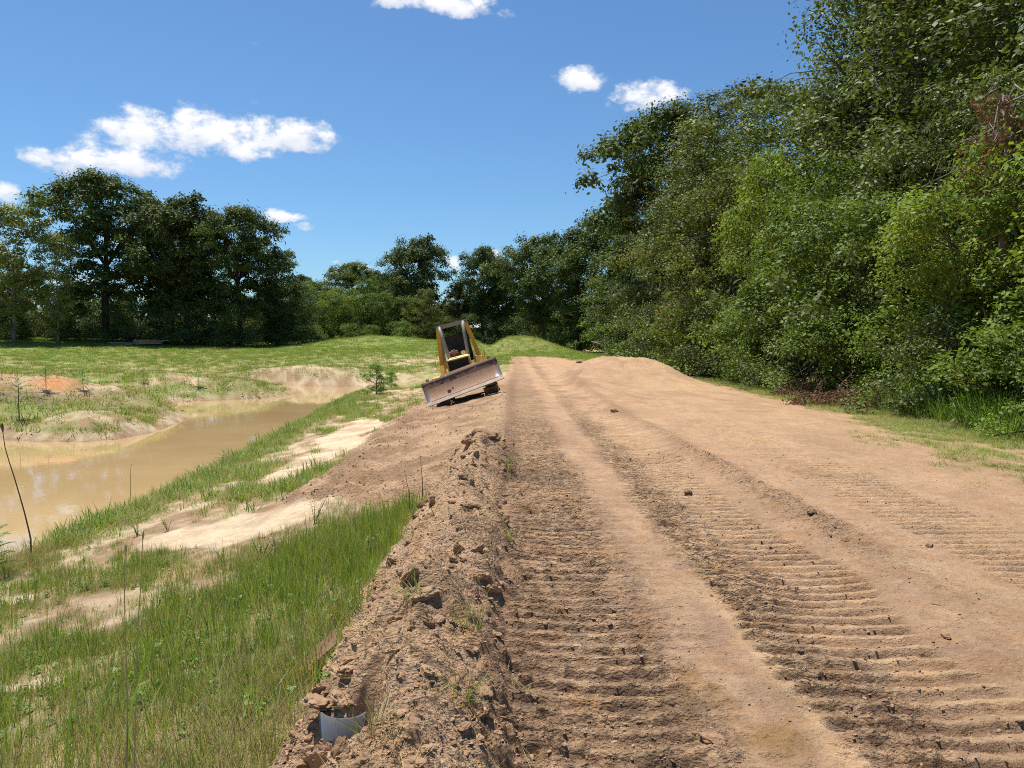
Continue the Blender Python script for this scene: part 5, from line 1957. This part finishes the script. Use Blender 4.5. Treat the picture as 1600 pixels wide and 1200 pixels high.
dt = empty('dead_tree', (13.2, 21.6, hz(13.2, 21.6) - .1))
dt.scale = (1.1, 1.1, 1.1)
tag(dt, 'dead tree with bare grey branches and hanging brown leaves at top right', 'tree')
mb = MB()
T_ = [Vector((0, 0, 0)), Vector((.1, -.1, 2)), Vector((0, -.2, 4.2)), Vector((-.1, -.5, 6.0)), Vector((-.5, -.9, 7.6))]
mb.tube(T_, [.14, .12, .10, .08, .05], 8)
mb.build('trunk', 'bark_pale', dt, True)
r_ = random.Random(8)
cen, nrm = [], []
for k in range(26):
    t = r_.uniform(2.4, 4)
    i = min(3, int(t))
    s_ = T_[i].lerp(T_[i + 1], t - i)
    d = Vector((r_.gauss(-.5, .6), r_.gauss(-.5, .5), r_.gauss(.1, .35))).normalized()
    L_ = r_.uniform(.8, 2.0)
    e_ = s_ + d * L_ + Vector((0, 0, -.25 * L_))
    m_ = s_.lerp(e_, .5) + Vector((0, 0, .25 * L_))
    b_ = MB()
    b_.tube([s_, s_.lerp(m_, .6), m_, m_.lerp(e_, .6), e_], [.032, .027, .02, .013, .005], 5)
    for j in range(3):
        q = m_.lerp(e_, r_.random())
        b_.tube([q, q + Vector((r_.gauss(0, .3), r_.gauss(0, .3), r_.gauss(-.15, .25)))], [.010, .003], 4)
    b_.build('branch', 'bark_pale', dt, True)
    if k % 2 == 0:
        for j in range(130):
            q = m_.lerp(e_, r_.random()) + Vector((r_.gauss(0, .16), r_.gauss(0, .16), -abs(r_.gauss(0, .45))))
            cen.append(tuple(q))
            nrm.append((r_.gauss(0, 1), r_.gauss(0, 1), r_.gauss(0, .4)))
rr2 = np.random.default_rng(8)
link('dead_leaves', leaves_mesh('dead_leaves', np.array(cen), np.array(nrm), .10 * (.6 + .8 * rr2.random(len(cen))), rr2.random(len(cen)), 'leaf_dead', .4), dt)

simple_mat('old_wood', (0.33, 0.25, 0.19), .85, 0, .4, 3, (0.20, 0.13, 0.09))
simple_mat('red_wood', (0.36, 0.16, 0.10), .85, 0, .3, 3)
p = at_y(214, 540, 84)
lp = empty('lumber_pile', (p.x, 84, hz(p.x, 84)))
tag(lp, 'low pile of weathered planks in front of the trees across the pond', 'lumber')
r_ = random.Random(4)
for k in range(16):
    b_ = MB()
    L_ = r_.uniform(2.2, 3.6)
    b_.box((0, 0, 0), (L_, .22, .10))
    o = b_.build('plank', 'red_wood' if k in (12, 14) else 'old_wood', lp)
    o.location = ((-1.6 if k < 8 else 1.3) + r_.uniform(-.4, .4), r_.uniform(-.6, .6), .10 + (.11 * (k // 3) if k < 8 else .16 + .11 * ((k - 8) // 2)))
    o.rotation_euler = (0, r_.uniform(-.03, .03), r_.uniform(-.15, .15))
p = at_y(945, 545, 88)
fp = empty('fallen_tree', (p.x, 88, hz(p.x, 88)))
tag(fp, 'pale bare fallen limb propped at the far end of the right wood', 'log')
for a, b, r0 in (((-1.3, 0, 1.35), (1.6, .3, .45), .10), ((-1.5, .2, 1.4), (.5, .3, 1.3), .07), ((-1.0, 0, 1.25), (-2.0, -.2, -.05), .06)):
    b_ = MB()
    b_.tube([a, Vector(a).lerp(Vector(b), .5) + Vector((0, 0, .05)), b], [r0, r0 * .85, r0 * .6], 7)
    b_.build('limb', 'bark_pale', fp, True)

simple_mat('white_siding', (0.74, 0.74, 0.73), .7, 0, .06, 2)
simple_mat('tin_roof', (0.42, 0.43, 0.44), .45, .3, .15, 2)
simple_mat('window_glass', (0.03, 0.035, 0.04), .1, 0, .1, 2)
p = at_y(748, 520, 134)
sh = empty('white_shed', (p.x, 134, hz(p.x, 134)))
tag(sh, 'small white building glimpsed between the trunks behind the bulldozer', 'building')
b_ = MB()
b_.box((0, 0, 1.4), (7.0, 5, 2.8))
wl_ = b_.build('wall', 'white_siding', sh)
b_ = MB()
b_.add([(-3.8, -2.9, 2.75), (3.8, -2.9, 2.75), (3.8, 0, 4.0), (-3.8, 0, 4.0), (-3.8, 2.9, 2.75), (3.8, 2.9, 2.75)], [(0, 1, 2, 3), (3, 2, 5, 4), (0, 3, 4), (1, 5, 2), (0, 4, 5, 1)])
b_.build('roof', 'tin_roof', sh)
b_ = MB()
b_.box((-.8, -2.53, 1.05), (1.0, .06, 2.1))
b_.build('door', 'tin_roof', sh)
for x in (-2.5, 2.0):
    b_ = MB()
    b_.box((x, -2.53, 1.6), (1.1, .06, 1.0))
    b_.build('window', 'window_glass', sh)
